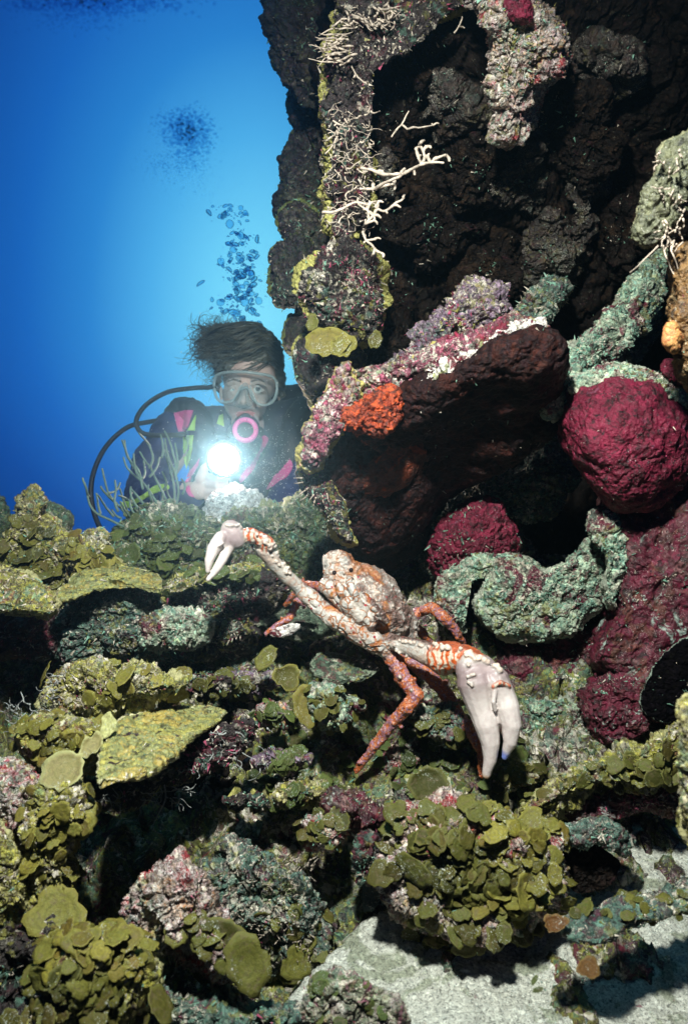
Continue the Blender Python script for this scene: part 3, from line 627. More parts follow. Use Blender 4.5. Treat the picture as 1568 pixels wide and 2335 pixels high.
blob('rust_sponge', [(755, 1010), (800, 975), (880, 950), (950, 945), (985, 990), (960, 1070), (900, 1125), (830, 1140), (775, 1100), (745, 1055)], 1.205, 0.03, 0.06, g=(0.0002, 0.0004), mat='rust', amp=0.008, sc=10, crev=0.2, fine=0.4, seed=97, label='broad rust brown sponge sheet on the nose of the overhang, below the orange one', cat='sponge')
blob('lilac_coral_mound', [(878, 858), (905, 825), (938, 808), (948, 770), (985, 730), (1030, 690), (1062, 652), (1105, 640), (1150, 660), (1160, 710), (1120, 745), (1060, 775), (980, 808), (930, 845), (895, 870)], 1.28, 0.05, mat='lilac', amp=0.016, sc=26, lump=0.010, lsc=60, seed=19, tf={'t_pink': 1, 't_pale': 0.8, 't_olive': 0.5}, tn=2600, label='purple and lilac bushy crust mound sloping up behind the white ridge', cat='coral')
blob('pale_ridge', [(1226, 935), (1236, 880), (1285, 805), (1345, 760), (1395, 700), (1440, 640), (1490, 575), (1525, 585), (1510, 660), (1470, 730), (1420, 800), (1360, 850), (1310, 900), (1262, 952)], 1.27, 0.06, 0.12, g=(0.0004, -0.0003), mat='paleg', amp=0.014, sc=18, lump=0.006, lsc=40, kind='structure', seed=20, tf=TG, tn=4200, ts=(0.0015, 0.004), warp=0.6)
blob('upper_ridge_crust', [(1100, 752), (1150, 715), (1205, 660), (1262, 628), (1300, 655), (1272, 705), (1232, 730), (1180, 735), (1140, 765)], 1.36, 0.05, 0.12, mat='greyg', amp=0.016, sc=20, lump=0.006, lsc=40, kind='structure', seed=87, tf=TG, tn=1800, ts=(0.0015, 0.004))
blob('reef_tail', [(1380, 720), (1420, 640), (1470, 590), (1530, 560), (1560, 640), (1500, 760), (1420, 820)], 1.55, 0.06, mat='greyg', amp=0.02, seed=85, kind='structure', tf=TG, tn=700)
blob('pale_knob_coral', [(1226, 930), (1232, 890), (1255, 850), (1290, 800), (1330, 820), (1345, 860), (1320, 900), (1280, 945), (1245, 948)], 1.22, 0.04, mat='paleg', amp=0.014, sc=26, lump=0.008, lsc=60, seed=21, tf={'t_pale': 1.5, 't_green': 1}, tn=1300, label='small knob of pale green crust between the overhang and the big red sponge', cat='coral')
# red sponges and the maroon mass below
o = blob('ball_sponge', [(1280, 985), (1292, 920), (1325, 876), (1372, 852), (1430, 846), (1486, 860), (1534, 893), (1575, 935), (1592, 1010), (1580, 1080), (1534, 1130), (1478, 1166), (1402, 1162), (1338, 1112), (1298, 1056)], 1.16, 0.11, 0.14, mat='redsp', amp=0.011, sc=11, lump=0.009, lsc=26, seed=22, power=0.75, crev=0.5, warp=0.6, tf={'t_pale': 1}, tn=260, ts=(0.0008, 0.002), label='large round deep red sponge with wrinkled skin near the right edge', cat='sponge', fine=0.5)
blob('sponge_collar_crust', [(1296, 868), (1360, 838), (1430, 832), (1500, 848), (1560, 890), (1580, 930), (1520, 900), (1470, 872), (1410, 862), (1350, 872), (1305, 900)], 1.13, 0.03, 0.08, mat='paleg', amp=0.008, sc=24, kind='structure', seed=96, tf=TG, tn=1400, ts=(0.0012, 0.003), warp=0.4)
blob('red_sponge_lobe', [(980, 1265), (990, 1225), (1020, 1190), (1060, 1165), (1085, 1140), (1130, 1150), (1165, 1185), (1182, 1225), (1165, 1262), (1110, 1290), (1050, 1310), (1000, 1320)], 1.36, 0.07, 0.1, mat='redsp', amp=0.012, sc=18, lump=0.006, lsc=50, seed=23, power=0.75, tf=TG, tn=900, label='smaller oval dark red sponge dusted with white, under the overhang', cat='sponge')
blob('maroon_sponge_mass', [(1360, 1140), (1400, 1110), (1540, 1080), (1640, 1060), (1680, 1400), (1640, 1560), (1540, 1500), (1480, 1560), (1400, 1560), (1340, 1520), (1350, 1460), (1385, 1380), (1400, 1300), (1370, 1230)], 1.22, 0.07, 0.2, mat='redcol', amp=0.016, sc=10, lump=0.007, lsc=26, crev=0.5, fine=0.6, seed=24, tf={'t_pale': 1, 't_green': 1}, tn=1500, ts=(0.001, 0.003), label='tall mass of dark maroon crust streaked with white below the big round sponge', cat='sponge')
blob('small_maroon_sponge', [(1505, 830), (1530, 812), (1580, 810), (1600, 860), (1560, 885), (1515, 870)], 1.12, 0.03, mat='redsp', amp=0.008, seed=86, label='small maroon sponge above the big round sponge by the orange tube', cat='sponge')
blob('pale_crust_arch', [(1130, 1300), (1180, 1268), (1240, 1296), (1300, 1280), (1342, 1235), (1368, 1198), (1392, 1235), (1386, 1310), (1370, 1370), (1320, 1430), (1240, 1462), (1160, 1452), (1100, 1430), (1080, 1380), (1100, 1330)], 1.26, 0.045, 0.15, mat='paleg', amp=0.012, sc=18, lump=0.006, lsc=36, kind='structure', seed=25, tf=TG, tn=3000, ts=(0.001, 0.003), warp=0.8)
blob('pale_crust_arch', [(998, 1330), (1040, 1288), (1100, 1262), (1170, 1260), (1205, 1290), (1140, 1310), (1105, 1318), (1070, 1318), (1050, 1345), (1040, 1400), (1060, 1440), (1010, 1420), (990, 1380)], 1.29, 0.035, 0.15, mat='paleg', amp=0.010, sc=20, lump=0.005, kind='structure', seed=88, tf=TG, tn=1500, ts=(0.001, 0.003), warp=0.6)
blob('pale_streak_crust', [(1345, 1175), (1385, 1160), (1430, 1190), (1440, 1240), (1428, 1310), (1400, 1390), (1372, 1350), (1380, 1270), (1352, 1230)], 1.18, 0.02, 0.1, mat='paleg', amp=0.010, sc=22, kind='structure', seed=89, tf=TG, tn=1600, ts=(0.001, 0.003))
blob('pale_streak_crust', [(1165, 1660), (1185, 1610), (1230, 1590), (1290, 1600), (1320, 1640), (1300, 1700), (1240, 1715), (1180, 1705)], 1.24, 0.02, 0.1, mat='paleg', amp=0.014, sc=22, kind='structure', seed=98, tf=TG, tn=1500, ts=(0.001, 0.003))
blob('painted_wall_hollow', [(1456, 1600), (1470, 1545), (1500, 1500), (1568, 1455), (1650, 1470), (1650, 1640), (1550, 1648), (1490, 1640)], 1.13, 0.008, 0.05, mat='hole', amp=0.006, kind='structure', seed=99, rimw=0.16, tf=TG, tn=150)  # shallow bulge, no cavity: the darkness inside is painted on
blob('maroon_lower_rock', [(1120, 1450), (1220, 1470), (1300, 1450), (1345, 1420), (1360, 1480), (1330, 1540), (1350, 1620), (1430, 1700), (1300, 1760), (1180, 1740), (1160, 1600), (1130, 1520)], 1.34, 0.05, 0.15, mat='redcol', amp=0.020, sc=16, kind='structure', seed=26, tf=TG, tn=2600)
blob('mid_crust', [(985, 1170), (1040, 1120), (1120, 1085), (1200, 1060), (1260, 1000), (1290, 1040), (1310, 1110), (1250, 1170), (1180, 1180), (1200, 1240), (1160, 1280), (1060, 1300), (980, 1330), (960, 1260)], 1.50, 0.06, 0.1, mat='greyg', amp=0.02, sc=18, kind='structure', seed=27, tf=TG, tn=2600)
blob('purple_tube_rock', [(1340, 1560), (1370, 1530), (1440, 1520), (1500, 1490), (1600, 1440), (1660, 1600), (1600, 1690), (1520, 1650), (1470, 1640), (1440, 1700), (1370, 1720), (1330, 1640)], 1.2, 0.05, 0.1, mat='redcol', amp=0.016, sc=20, kind='structure', seed=28, tf={'t_pale': .5, 't_green': 1}, tn=900)
# right edge tube sponge
blob('tube_sponge', [(1560, 540), (1535, 560), (1524, 600), (1530, 660), (1522, 720), (1530, 800), (1552, 870), (1620, 900), (1700, 700), (1680, 540)], 0.86, 0.05, 0.08, mat='tube', amp=0.010, sc=14, seed=29, label='brown orange tube sponge with fluted sides at the right edge', cat='sponge', tf=TP, tn=200)
blob('plate_coral', [(1500, 330), (1480, 390), (1465, 450), (1452, 520), (1456, 548), (1478, 565), (1505, 560), (1540, 500), (1560, 430), (1620, 380), (1640, 300), (1560, 310)], 0.84, 0.028, 0.05, mat='flange', amp=0.008, sc=20, seed=30, label='grey green sponge flange with pale tufts hanging at the right edge', cat='sponge')
blob('orange_tunicate', [(1512, 740), (1520, 728), (1545, 730), (1556, 760), (1552, 800), (1530, 806), (1512, 785)], 0.82, 0.018, mat='tunic', amp=0.004, seed=31, label='small red and yellow striped tunicate on the orange tube sponge', cat='tunicate', fine=0.3)
# ---------------------------------------------------------------- lower reef: crest, mounds, ledges, plates, boulders
blob('crest_rock', [(-60, 1120), (0, 1130), (30, 1180), (60, 1290), (0, 1400), (-120, 1400)], 1.75, 0.08, mat='greend', amp=0.02, seed=40, kind='structure', tf=TG, tn=400)
blob('crest_rock', [(95, 1150), (130, 1158), (158, 1180), (156, 1208), (130, 1225), (120, 1300), (60, 1300), (60, 1180)], 1.62, 0.05, mat='greend', amp=0.012, seed=41, kind='structure', tf=TG, tn=400)
blob('coral_pinnacle', [(78, 1098), (48, 1106), (36, 1135), (40, 1175), (22, 1215), (8, 1260), (-30, 1300), (-20, 1400), (90, 1400), (190, 1320), (186, 1250), (168, 1220), (130, 1195), (104, 1160), (100, 1115)], 1.36, 0.06, mat='olive', amp=0.017, sc=24, lump=0.010, lsc=45, seed=42, tf=TO, tn=2600, label='knobbly olive coral pinnacle with pale tips at the left edge, highest of the left mounds', cat='coral')
blob('crest_knob', [(188, 1225), (205, 1210), (235, 1215), (255, 1245), (280, 1300), (250, 1340), (180, 1340), (150, 1290), (165, 1260)], 1.30, 0.045, mat='olive', amp=0.013, sc=28, lump=0.008, seed=43, kind='structure', tf=TO, tn=1300)
blob('dome_coral', [(225, 1260), (262, 1215), (300, 1180), (345, 1155), (385, 1147), (430, 1162), (470, 1180), (500, 1196), (515, 1230), (500, 1290), (470, 1345), (380, 1360), (270, 1350), (215, 1300)], 1.52, 0.10, mat='greend', amp=0.016, sc=22, lump=0.007, lsc=60, seed=44, tf=TG, tn=3200, label='green leafy coral dome with the sea rod standing on top', cat='coral', rimw=0.05)
blob('star_coral', [(464, 1160), (478, 1132), (505, 1112), (545, 1104), (580, 1118), (606, 1140), (640, 1162), (655, 1185), (600, 1215), (520, 1215), (470, 1195)], 1.72, 0.06, mat='star', amp=0.009, sc=30, lump=0.012, lsc=48, seed=45, label='white lumpy coral head in front of the diver hands, lit by the torch', cat='coral', fine=0.5)
blob('back_rock', [(500, 1190), (560, 1165), (640, 1160), (700, 1120), (760, 1130), (790, 1200), (780, 1290), (700, 1320), (600, 1300), (520, 1250)], 1.66, 0.07, mat='greend', amp=0.022, sc=20, seed=46, kind='structure', tf=TG, tn=1900)
blob('left_ledge', [(-60, 1290), (20, 1300), (90, 1330), (130, 1370), (120, 1400), (60, 1400), (0, 1395), (-80, 1400)], 1.12, 0.04, mat='olive', amp=0.013, g=(0, -0.0012), seed=47, kind='structure', tf=TO, tn=1300)
blob('left_ledge_under', [(-60, 1370), (60, 1385), (110, 1400), (130, 1450), (100, 1500), (20, 1500), (-80, 1510)], 1.25, 0.03, mat='redcr', amp=0.014, seed=48, kind='structure', tf=TK, tn=500)
blob('plate_coral', [(112, 1366), (150, 1330), (195, 1296), (260, 1282), (320, 1298), (366, 1312), (376, 1330), (368, 1350), (330, 1342), (270, 1344), (210, 1350), (160, 1368)], 1.22, 0.022, mat='plate', amp=0.006, g=(0, -0.0016), seed=49, rimw=0.2, label='ochre shelf of plate coral beneath the green dome, at the left', cat='coral', tf=TO, tn=300)
blob('ledge_rock', [(130, 1370), (200, 1350), (280, 1345), (360, 1348), (378, 1390), (370, 1450), (390, 1500), (330, 1520), (250, 1500), (180, 1510), (120, 1480), (105, 1420)], 1.27, 0.05, mat='greyg', amp=0.020, sc=22, seed=50, kind='structure', tf={'t_pale': 1, 't_olive': 0.6, 't_green': 0.6}, tn=1700)
blob('block_rock', [(372, 1350), (400, 1325), (460, 1306), (520, 1300), (590, 1288), (640, 1296), (655, 1330), (640, 1380), (600, 1430), (560, 1470), (500, 1510), (440, 1520), (390, 1480), (375, 1420)], 1.30, 0.07, mat='dark', amp=0.018, sc=22, seed=51, kind='structure', tf={'t_pale': .8, 't_green': 0.8, 't_pink': 0.8}, tn=2600)
blob('block_top', [(370, 1345), (395, 1318), (450, 1300), (520, 1295), (590, 1284), (620, 1292), (600, 1312), (520, 1318), (440, 1330), (395, 1352)], 1.25, 0.03, mat='olive', amp=0.009, g=(0, -0.0014), seed=52, kind='structure', tf=TO, tn=1100, rimw=0.3)
blob('stone', [(330, 1420), (380, 1400), (450, 1395), (480, 1430), (440, 1480), (370, 1490), (320, 1470)], 1.19, 0.03, mat='paleg', amp=0.014, seed=53, kind='structure', tf=TG, tn=600)
blob('bristly_coral', [(98, 1600), (105, 1560), (135, 1525), (200, 1512), (260, 1530), (330, 1528), (400, 1540), (440, 1556), (420, 1590), (360, 1600), (330, 1630), (240, 1640), (170, 1650), (110, 1640)], 1.02, 0.045, mat='olive', amp=0.014, sc=30, lump=0.006, lsc=70, seed=54, tf={'t_pale': 1.6, 't_olive': 0.8, 't_pink': 0.2}, tn=2600, label='pale bristly coral head above the big ochre plate on the left', cat='coral')
blob('left_shelf', [(30, 1668), (50, 1640), (100, 1630), (160, 1640), (240, 1650), (230, 1700), (180, 1760), (110, 1750), (60, 1720)], 0.96, 0.035, mat='olive', amp=0.012, seed=55, kind='structure', tf=TO, tn=1100)
blob('plate_coral', [(218, 1790), (228, 1740), (240, 1690), (262, 1650), (320, 1628), (380, 1608), (430, 1606), (488, 1612), (520, 1622), (500, 1650), (450, 1680), (410, 1715), (370, 1745), (320, 1770), (270, 1785)], 0.94, 0.02, mat='plate', amp=0.006, g=(0.0002, -0.0012), seed=56, rimw=0.22, label='large ochre and green plate coral, lit from above, left of the crab leg', cat='coral', tf=TO, tn=200)
blob('plate_under', [(180, 1800), (250, 1780), (330, 1770), (400, 1725), (460, 1680), (520, 1635), (600, 1640), (600, 1700), (540, 1740), (460, 1770), (380, 1810), (300, 1830), (220, 1830)], 1.02, 0.03, mat='dark', amp=0.014, seed=57, kind='structure', tf={'t_pale': 1, 't_pink': 1}, tn=1500, ts=(0.0015, 0.005), rimw=0.05)
blob('left_red_rock', [(-60, 1740), (0, 1730), (50, 1760), (90, 1800), (80, 1880), (40, 1930), (-60, 1960)], 0.92, 0.04, mat='mottle', amp=0.014, seed=58, kind='structure', tf=TK, tn=900)
blob('algae_column_rock', [(95, 1790), (150, 1780), (205, 1830), (200, 1900), (165, 1960), (150, 2030), (90, 2060), (40, 2030), (50, 1950), (30, 1900), (60, 1850)], 0.90, 0.05, mat='olive', amp=0.016, sc=26, lump=0.008, seed=59, kind='structure', tf=TO, tn=1600)
blob('corner_rock', [(-60, 1880), (20, 1890), (60, 1950), (80, 2040), (60, 2100), (-80, 2120)], 0.86, 0.04, mat='olive', amp=0.014, seed=60, kind='structure', tf=TO, tn=700)
blob('dim_rock', [(-80, 2060), (40, 2050), (120, 2080), (180, 2160), (160, 2260), (60, 2400), (-100, 2420)], 0.88, 0.05, mat='dark', amp=0.02, seed=61, kind='structure', tf=TO, tn=600, rimw=0.05)
blob('mottled_boulder', [(300, 2080), (310, 2020), (350, 1988), (420, 1972), (470, 1985), (490, 2040), (520, 2120), (580, 2200), (560, 2260), (500, 2250), (440, 2200), (380, 2170), (325, 2140)], 0.86, 0.06, mat='mottle', amp=0.016, sc=26, lump=0.006, lsc=60, seed=62, label='round boulder mottled red, white and orange near the bottom, behind the two big leaves', cat='rock', tf={'t_pale': 1, 't_pink': 1, 't_olive': 0.4}, tn=1000, ts=(0.001, 0.003))
blob('speckled_boulder', [(470, 1990), (500, 1960), (510, 1920), (560, 1925), (620, 1960), (690, 1990), (740, 2040), (760, 2110), (740, 2190), (680, 2230), (600, 2220), (540, 2160), (500, 2080)], 0.98, 0.06, mat='greyg', amp=0.018, sc=24, lump=0.006, seed=63, label='grey boulder speckled white with pale bristles, right of the red mottled one', cat='rock', tf={'t_pale': 1.8, 't_green': 0.8, 't_pink': 0.3}, tn=3600, ts=(0.001, 0.003))
blob('corner_coral', [(100, 2200), (105, 2150), (160, 2120), (230, 2110), (300, 2130), (340, 2180), (345, 2240), (300, 2300), (240, 2400), (120, 2420), (60, 2360), (80, 2280)], 0.78, 0.05, mat='olive', amp=0.012, seed=64, kind='structure', tf=TO, tn=900)
blob('bottom_rock', [(330, 2260), (430, 2270), (520, 2290), (620, 2290), (700, 2310), (720, 2420), (500, 2450), (330, 2430)], 0.82, 0.04, mat='greyg', amp=0.016, seed=65, kind='structure', tf=TP, tn=1200)
blob('painted_dark_hollow', [(200, 1830), (330, 1800), (460, 1770), (600, 1720), (660, 1780), (700, 1870), (700, 1960), (560, 1930), (480, 1960), (330, 1990), (200, 2050), (180, 1940)], 1.18, 0.04, mat='cave', amp=0.02, seed=66, kind='structure', tf={'t_pink': 1, 't_pale': 1}, tn=420)  # solid body coloured near black in place of a shaded gap
blob('sand_mound', [(640, 2330), (740, 2190), (860, 2080), (1000, 2060), (1150, 2120), (1250, 2070), (1290, 2000), (1400, 1960), (1420, 1870), (1470, 1835), (1560, 1840), (1700, 1870), (1750, 2200), (1700, 2500), (1200, 2560), (760, 2500)], 0.90, 0.02, 0.1, mat='sand', amp=0.007, g=(0.00002, -0.00052), power=0.35, seed=67, kind='structure', sc=9, rimw=0.01, tf={'t_pale': 1, 't_green': 0.6, 't_pink': 0.2}, tn=5000, ts=(0.0006, 0.0018), nu=700)
SURF['sand'] = SURF['sand_mound']
blob('magenta_boulder', [(680, 2330), (695, 2275), (735, 2235), (790, 2215), (850, 2235), (900, 2280), (930, 2340), (920, 2460), (720, 2460)], 0.79, 0.025, mat='magenta', amp=0.011, sc=24, seed=68, tf={'t_pale': 1.4, 't_pink': 0.7, 't_green': 0.6}, tn=2400, ts=(0.001, 0.0028), label='pink, green and white crusted boulder at the bottom edge beside the sand', cat='rock')
blob('algae_boulder', [(860, 1990), (880, 1900), (920, 1840), (1010, 1800), (1100, 1830), (1180, 1860), (1260, 1900), (1292, 1980), (1280, 2060), (1220, 2110), (1120, 2150), (1000, 2150), (920, 2110), (870, 2060)], 0.93, 0.06, mat='mottle', amp=0.016, sc=22, seed=69, tf=TO, tn=2400, label='boulder almost hidden by olive leaf algae, on the sand below the crab claw', cat='rock')
blob('right_ledge', [(1200, 1835), (1240, 1790), (1300, 1745), (1380, 1720), (1440, 1700), (1500, 1680), (1600, 1650), (1680, 1720), (1640, 1780), (1540, 1790), (1440, 1790), (1350, 1810), (1280, 1850), (1200, 1860)], 1.02, 0.045, mat='olive', amp=0.015, sc=26, seed=70, kind='structure', tf={'t_pale': 1.6, 't_olive': 1}, tn=2600, ts=(0.001, 0.003))
blob('right_ledge_under', [(1270, 1840), (1340, 1800), (1440, 1780), (1560, 1780), (1680, 1780), (1680, 1850), (1560, 1856), (1460, 1850), (1380, 1870), (1300, 1890)], 1.04, 0.03, mat='redcr', amp=0.012, seed=71, kind='structure', tf=TK, tn=900)
blob('hole_rock', [(1285, 1905), (1330, 1870), (1400, 1870), (1440, 1910), (1430, 1950), (1400, 1945), (1360, 1925), (1310, 1930)], 0.95, 0.025, mat='greyg', amp=0.011, seed=72, kind='structure', tf=TP, tn=600)
blob('painted_sand_hollow', [(1285, 1930), (1340, 1915), (1400, 1940), (1420, 1975), (1380, 2030), (1310, 2040), (1280, 1990)], 0.955, 0.006, mat='cave', amp=0.006, seed=73, kind='structure')  # thin dark patch, shade of an opening painted onto it
blob('sand_rubble', [(1290, 2140), (1310, 2090), (1400, 2040), (1500, 2020), (1600, 2010), (1650, 2060), (1560, 2080), (1450, 2110), (1370, 2150)], 0.84, 0.018, mat='greyg', amp=0.010, g=(0, -0.0006), seed=74, kind='structure', tf=TO, tn=900)
blob('edge_coral', [(1560, 1600), (1548, 1680), (1540, 1780), (1550, 1880), (1600, 1960), (1700, 1900), (1700, 1600)], 0.66, 0.03, mat='olive', amp=0.008, seed=75, label='blurred yellow green coral edge close to the lens at the right', cat='coral', tf=TO, tn=150)
blob('shadow_boulder', [(1640, 1960), (1720, 1900), (1900, 1950), (1950, 2200), (1800, 2400), (1640, 2300), (1600, 2120)], 0.55, 0.05, mat='olive', amp=0.012, seed=76, kind='structure')  # out-of-view boulder added to throw a shadow on the sand
# low outcrops breaking up the slope
rr = np.random.default_rng(77)
for i, (x, y, d, rx, ry, m_) in enumerate([(560, 1560, 1.20, 60, 30, 'lilac'), (630, 1730, 1.05, 60, 30, 'lilac'), (770, 1610, 1.10, 60, 40, 'paleg'), (800, 1860, 1.0, 60, 34, 'redcr'), (730, 1900, .98, 50, 40, 'mottle'), (905, 1740, 1.19, 44, 22, 'mottle'),
                                       (1170, 1770, 1.14, 60, 22, 'olive'), (520, 1440, 1.24, 60, 40, 'dark'), (480, 1560, 1.12, 60, 30, 'dark'), (620, 1630, 1.08, 46, 26, 'mottle'), (1040, 1850, 1.0, 60, 24, 'mottle'), (560, 1830, 1.02, 60, 26, 'dark'), (845, 1960, .96, 40, 50, 'dark'), (680, 1810, 1.04, 60, 22, 'olive'), (1000, 1640, 1.16, 60, 40, 'greyg')]):
    an = np.linspace(0, 2 * math.pi, 11, endpoint=False); k_ = 1 + rr.normal(size=11) * 0.16
    blob('reef_outcrop', [(x + rx * c_ * q, y + ry * s_ * q) for c_, s_, q in zip(np.cos(an), np.sin(an), k_)], d, 0.035, mat=m_, amp=0.014, sc=26, seed=100 + i, key='outcrop%d' % i, kind='structure', tf=TP if i % 2 else TG, tn=900, ts=(0.001, 0.003))
# leaf algae
lc = leaf_clump
for i in (0, 1, 2, 5, 6, 9, 13, 8, 14, 4):
    lc('outcrop%d' % i, (0, 0, 1568, 2400), 16, (0.010, 0.018), 'leafg' if i % 2 else 'leaf', '', 40 + i, name='leaf_algae_carpet', kind='stuff')
lc('slope', (540, 1480, 1000, 1850), 330, (0.010, 0.020), 'leafg', '', 1, name='leaf_algae_carpet', kind='stuff')
lc('slope', (760, 1680, 1300, 1950), 260, (0.011, 0.021), 'leafg', '', 2, name='leaf_algae_carpet', kind='stuff')
lc('slope', (560, 1480, 760, 1700), 60, (0.012, 0.022), 'leaf', 'cluster of olive leaf algae below the crab body, left of its front leg', 3)
lc('algae_boulder', (870, 1840, 1100, 2000), 80, (0.013, 0.024), 'leaf', 'overlapping olive leaves covering the upper left of the boulder on the sand', 4)
lc('algae_boulder', (940, 1980, 1200, 2150), 75, (0.013, 0.023), 'leaf', 'olive leaf algae on the lower front of the boulder, just above the sand', 5)
lc('algae_boulder', (1100, 1850, 1290, 2080), 80, (0.012, 0.023), 'leafy', 'yellow olive leaf algae with white flecks, right side of the boulder on the sand', 6)
lc('right_ledge', (1400, 1690, 1568, 1790), 22, (0.014, 0.022), 'leaf', 'olive leaves on the right ledge under the black disc painted as a hole', 7)
lc('right_ledge', (1180, 1740, 1420, 1860), 16, (0.012, 0.018), 'leaf', 'small olive leaves scattered on the pale ledge right of the claw tip', 8)
lc('algae_column_rock', (30, 1800, 210, 2060), 95, (0.010, 0.018), 'leafy', 'column of small yellow green leaf algae at the left edge, under the pale leaf', 9)
lc('corner_coral', (90, 2110, 350, 2220), 60, (0.010, 0.019), 'leafy', 'yellow leaf algae with bluish white flecks, upper tier of the lower left clump', 10)
lc('corner_coral', (40, 2200, 350, 2335), 70, (0.011, 0.020), 'leaf', 'olive leaf algae in the bottom left corner, lower tier of the clump', 11)
lc('left_shelf', (30, 1630, 240, 1760), 34, (0.012, 0.020), 'leafy', 'curled yellow olive leaves on the shelf left of the ochre plate', 12)
lc('bristly_coral', (100, 1510, 440, 1600), 16, (0.013, 0.022), 'leafy', 'a few yellow leaves standing on the pale bristly coral head', 13)
lc('coral_pinnacle', (0, 1180, 190, 1360), 60, (0.014, 0.025), 'leaf', 'olive leaf algae growing on the flank of the left pinnacle', 14)
lc('crest_knob', (150, 1230, 280, 1340), 24, (0.013, 0.022), 'leafy', 'yellow green leaf algae on the small mound beside the pinnacle', 15)
lc('dome_coral', (230, 1160, 510, 1350), 110, (0.012, 0.026), 'leafg', 'dark green leaf algae covering the dome under the sea rod', 16)
lc('block_top', (370, 1280, 620, 1350), 26, (0.012, 0.020), 'leafg', 'green leaf algae on top of the dark block under the small claw', 17)
lc('speckled_boulder', (600, 2050, 760, 2230), 12, (0.012, 0.018), 'leaf', 'few olive leaves on the right flank of the grey speckled boulder', 18)
lc('mottled_boulder', (400, 2080, 560, 2250), 14, (0.012, 0.02), 'leaf', 'small olive leaves round the two big leaves on the mottled boulder', 19)
lc('slope', (0, 1450, 520, 1560), 26, (0.010, 0.018), 'leafg', 'sparse green leaves in the shaded gap above the bristly coral head', 20)
lc('magenta_boulder', (700, 2230, 940, 2335), 8, (0.008, 0.014), 'leafg', 'small green leaves on the pink crusted boulder at the bottom', 21)
lc('sand_rubble', (1290, 2020, 1568, 2150), 14, (0.010, 0.016), 'leaf', 'olive leaves on the rubble strip crossing the sand', 22)
# single big leaves
def leaf(px, py, d, r, n, up, mat, label, cup=0.2, asp=1.0, seed=0, wav=0.05):
    random.seed(seed); buf = ([], [], [])
    c = P(px, py, d); up = Vector(up).normalized()
    blades(buf, c - up * r * 0.75, n, up, r, cup, wav, asp=asp)
    return leaf_obj('algae_leaf', buf, mat, label=label, cat='algae')
leaf(128, 1755, 0.86, 0.027, (-0.2, -0.8, 0.6), (0.5, -0.2, 0.8), 'leafp', 'big smooth pale yellow leaf, brightest of all, lying against the left ledge', 0.12, 0.8, 1, 0.03)
leaf(205, 1700, 0.90, 0.016, (0.1, -0.7, 0.6), (0.3, 0, 1), 'leafp', 'pale notched leaf standing between the bright round leaf and the ochre plate', 0.3, 0.7, 2, 0.2)
leaf(246, 1655, 0.92, 0.015, (0.1, -0.9, 0.3), (0.1, 0, 1), 'leafp', 'narrow pale leaf at the left corner of the ochre plate', 0.2, 0.6, 3, 0.2)
leaf(230, 1548, 0.98, 0.019, (0.3, -0.9, 0.1), (0.1, 0, 1), 'leafy', 'upright yellow tongue shaped leaf on the bristly coral head', 0.3, 0.42, 4)
leaf(702, 1610, 1.07, 0.026, (0.1, -0.95, 0.25), (0.0, 0, 1), 'leafy', 'large yellow olive leaf hanging on the slope between ochre plate and crab leg', 0.15, 0.85, 5, 0.08)
leaf(655, 1545, 1.09, 0.018, (0.3, -0.9, 0.3), (0.2, 0, 1), 'leafy', 'round yellow leaf just above the large hanging one on the slope', 0.3, 1.1, 6)
leaf(605, 1500, 1.10, 0.022, (-0.1, -0.9, 0.4), (0.7, 0, 0.8), 'leaf', 'slanting olive leaf pointing up right below the crab body', 0.2, 0.5, 7)
leaf(978, 1790, 1.0, 0.024, (0.1, -0.9, 0.4), (0.0, 0, 1), 'leaf', 'round olive green leaf left of the white claw tip', 0.2, 1.0, 8)
leaf(510, 2155, 0.80, 0.026, (0.0, -0.9, 0.3), (-0.2, 0, 1), 'leaf', 'left one of two big olive leaves on the mottled boulder', 0.15, 0.95, 9)
leaf(565, 2200, 0.79, 0.029, (0.2, -0.9, 0.2), (-0.1, 0, 1), 'leaf', 'right one of two big olive leaves on the mottled boulder', 0.15, 0.8, 10)
leaf(675, 2200, 0.90, 0.019, (0.2, -0.9, 0.2), (0.1, 0, 1), 'leaf', 'dim rounded olive leaf between the boulders at the bottom', 0.15, 0.9, 11)
leaf(125, 2085, 0.84, 0.026, (0.1, -0.8, 0.6), (0, 0.1, 1), 'leafy', 'broad half shaded yellow leaf above the lower left clump', 0.2, 1.2, 12)
leaf(748, 783, 1.17, 0.026, (-0.1, -0.95, 0.2), (0, 0, -1), 'leafy', 'rounded yellow olive leaf hanging from the wall lobe beside the diver head', 0.15, 1.15, 13, 0.12)
leaf(782, 790, 1.165, 0.019, (0.1, -0.95, 0.2), (0.2, 0, -1), 'leafy', 'smaller yellow leaf overlapping the hanging one on the wall lobe', 0.15, 1.0, 14, 0.12)
leaf(855, 775, 1.19, 0.014, (0.3, -0.9, 0.1), (0.1, 0, 1), 'leaf', 'tiny olive leaf alone against the black recess right of the hanging leaves', 0.2, 0.8, 15)
leaf(712, 735, 1.19, 0.014, (-0.3, -0.9, 0.1), (0.1, 0, 1), 'leaf', 'small upright olive leaf at the left rim of the wall lobe', 0.2, 0.7, 16)
leaf(1263, 2110, 0.80, 0.013, (0.0, -0.6, 0.8), (1, 0.3, 0), 'leafb', 'dark brown curled leaf lying on the sand, upper of the two', 0.4, 0.7, 17)
leaf(1340, 2208, 0.76, 0.012, (0.1, -0.6, 0.8), (1, 0.6, 0.2), 'leafb', 'brown netted leaf fragment lying flat on the sand, lower of the two', 0.1, 0.8, 18)
leaf(1217, 2235, 0.745, 0.005, (0.0, -0.6, 0.8), (0.5, 0.3, 0.5), 'leafg', 'tiny green leaf on the sand, upper one of a pair', 0.2, 0.5, 19)
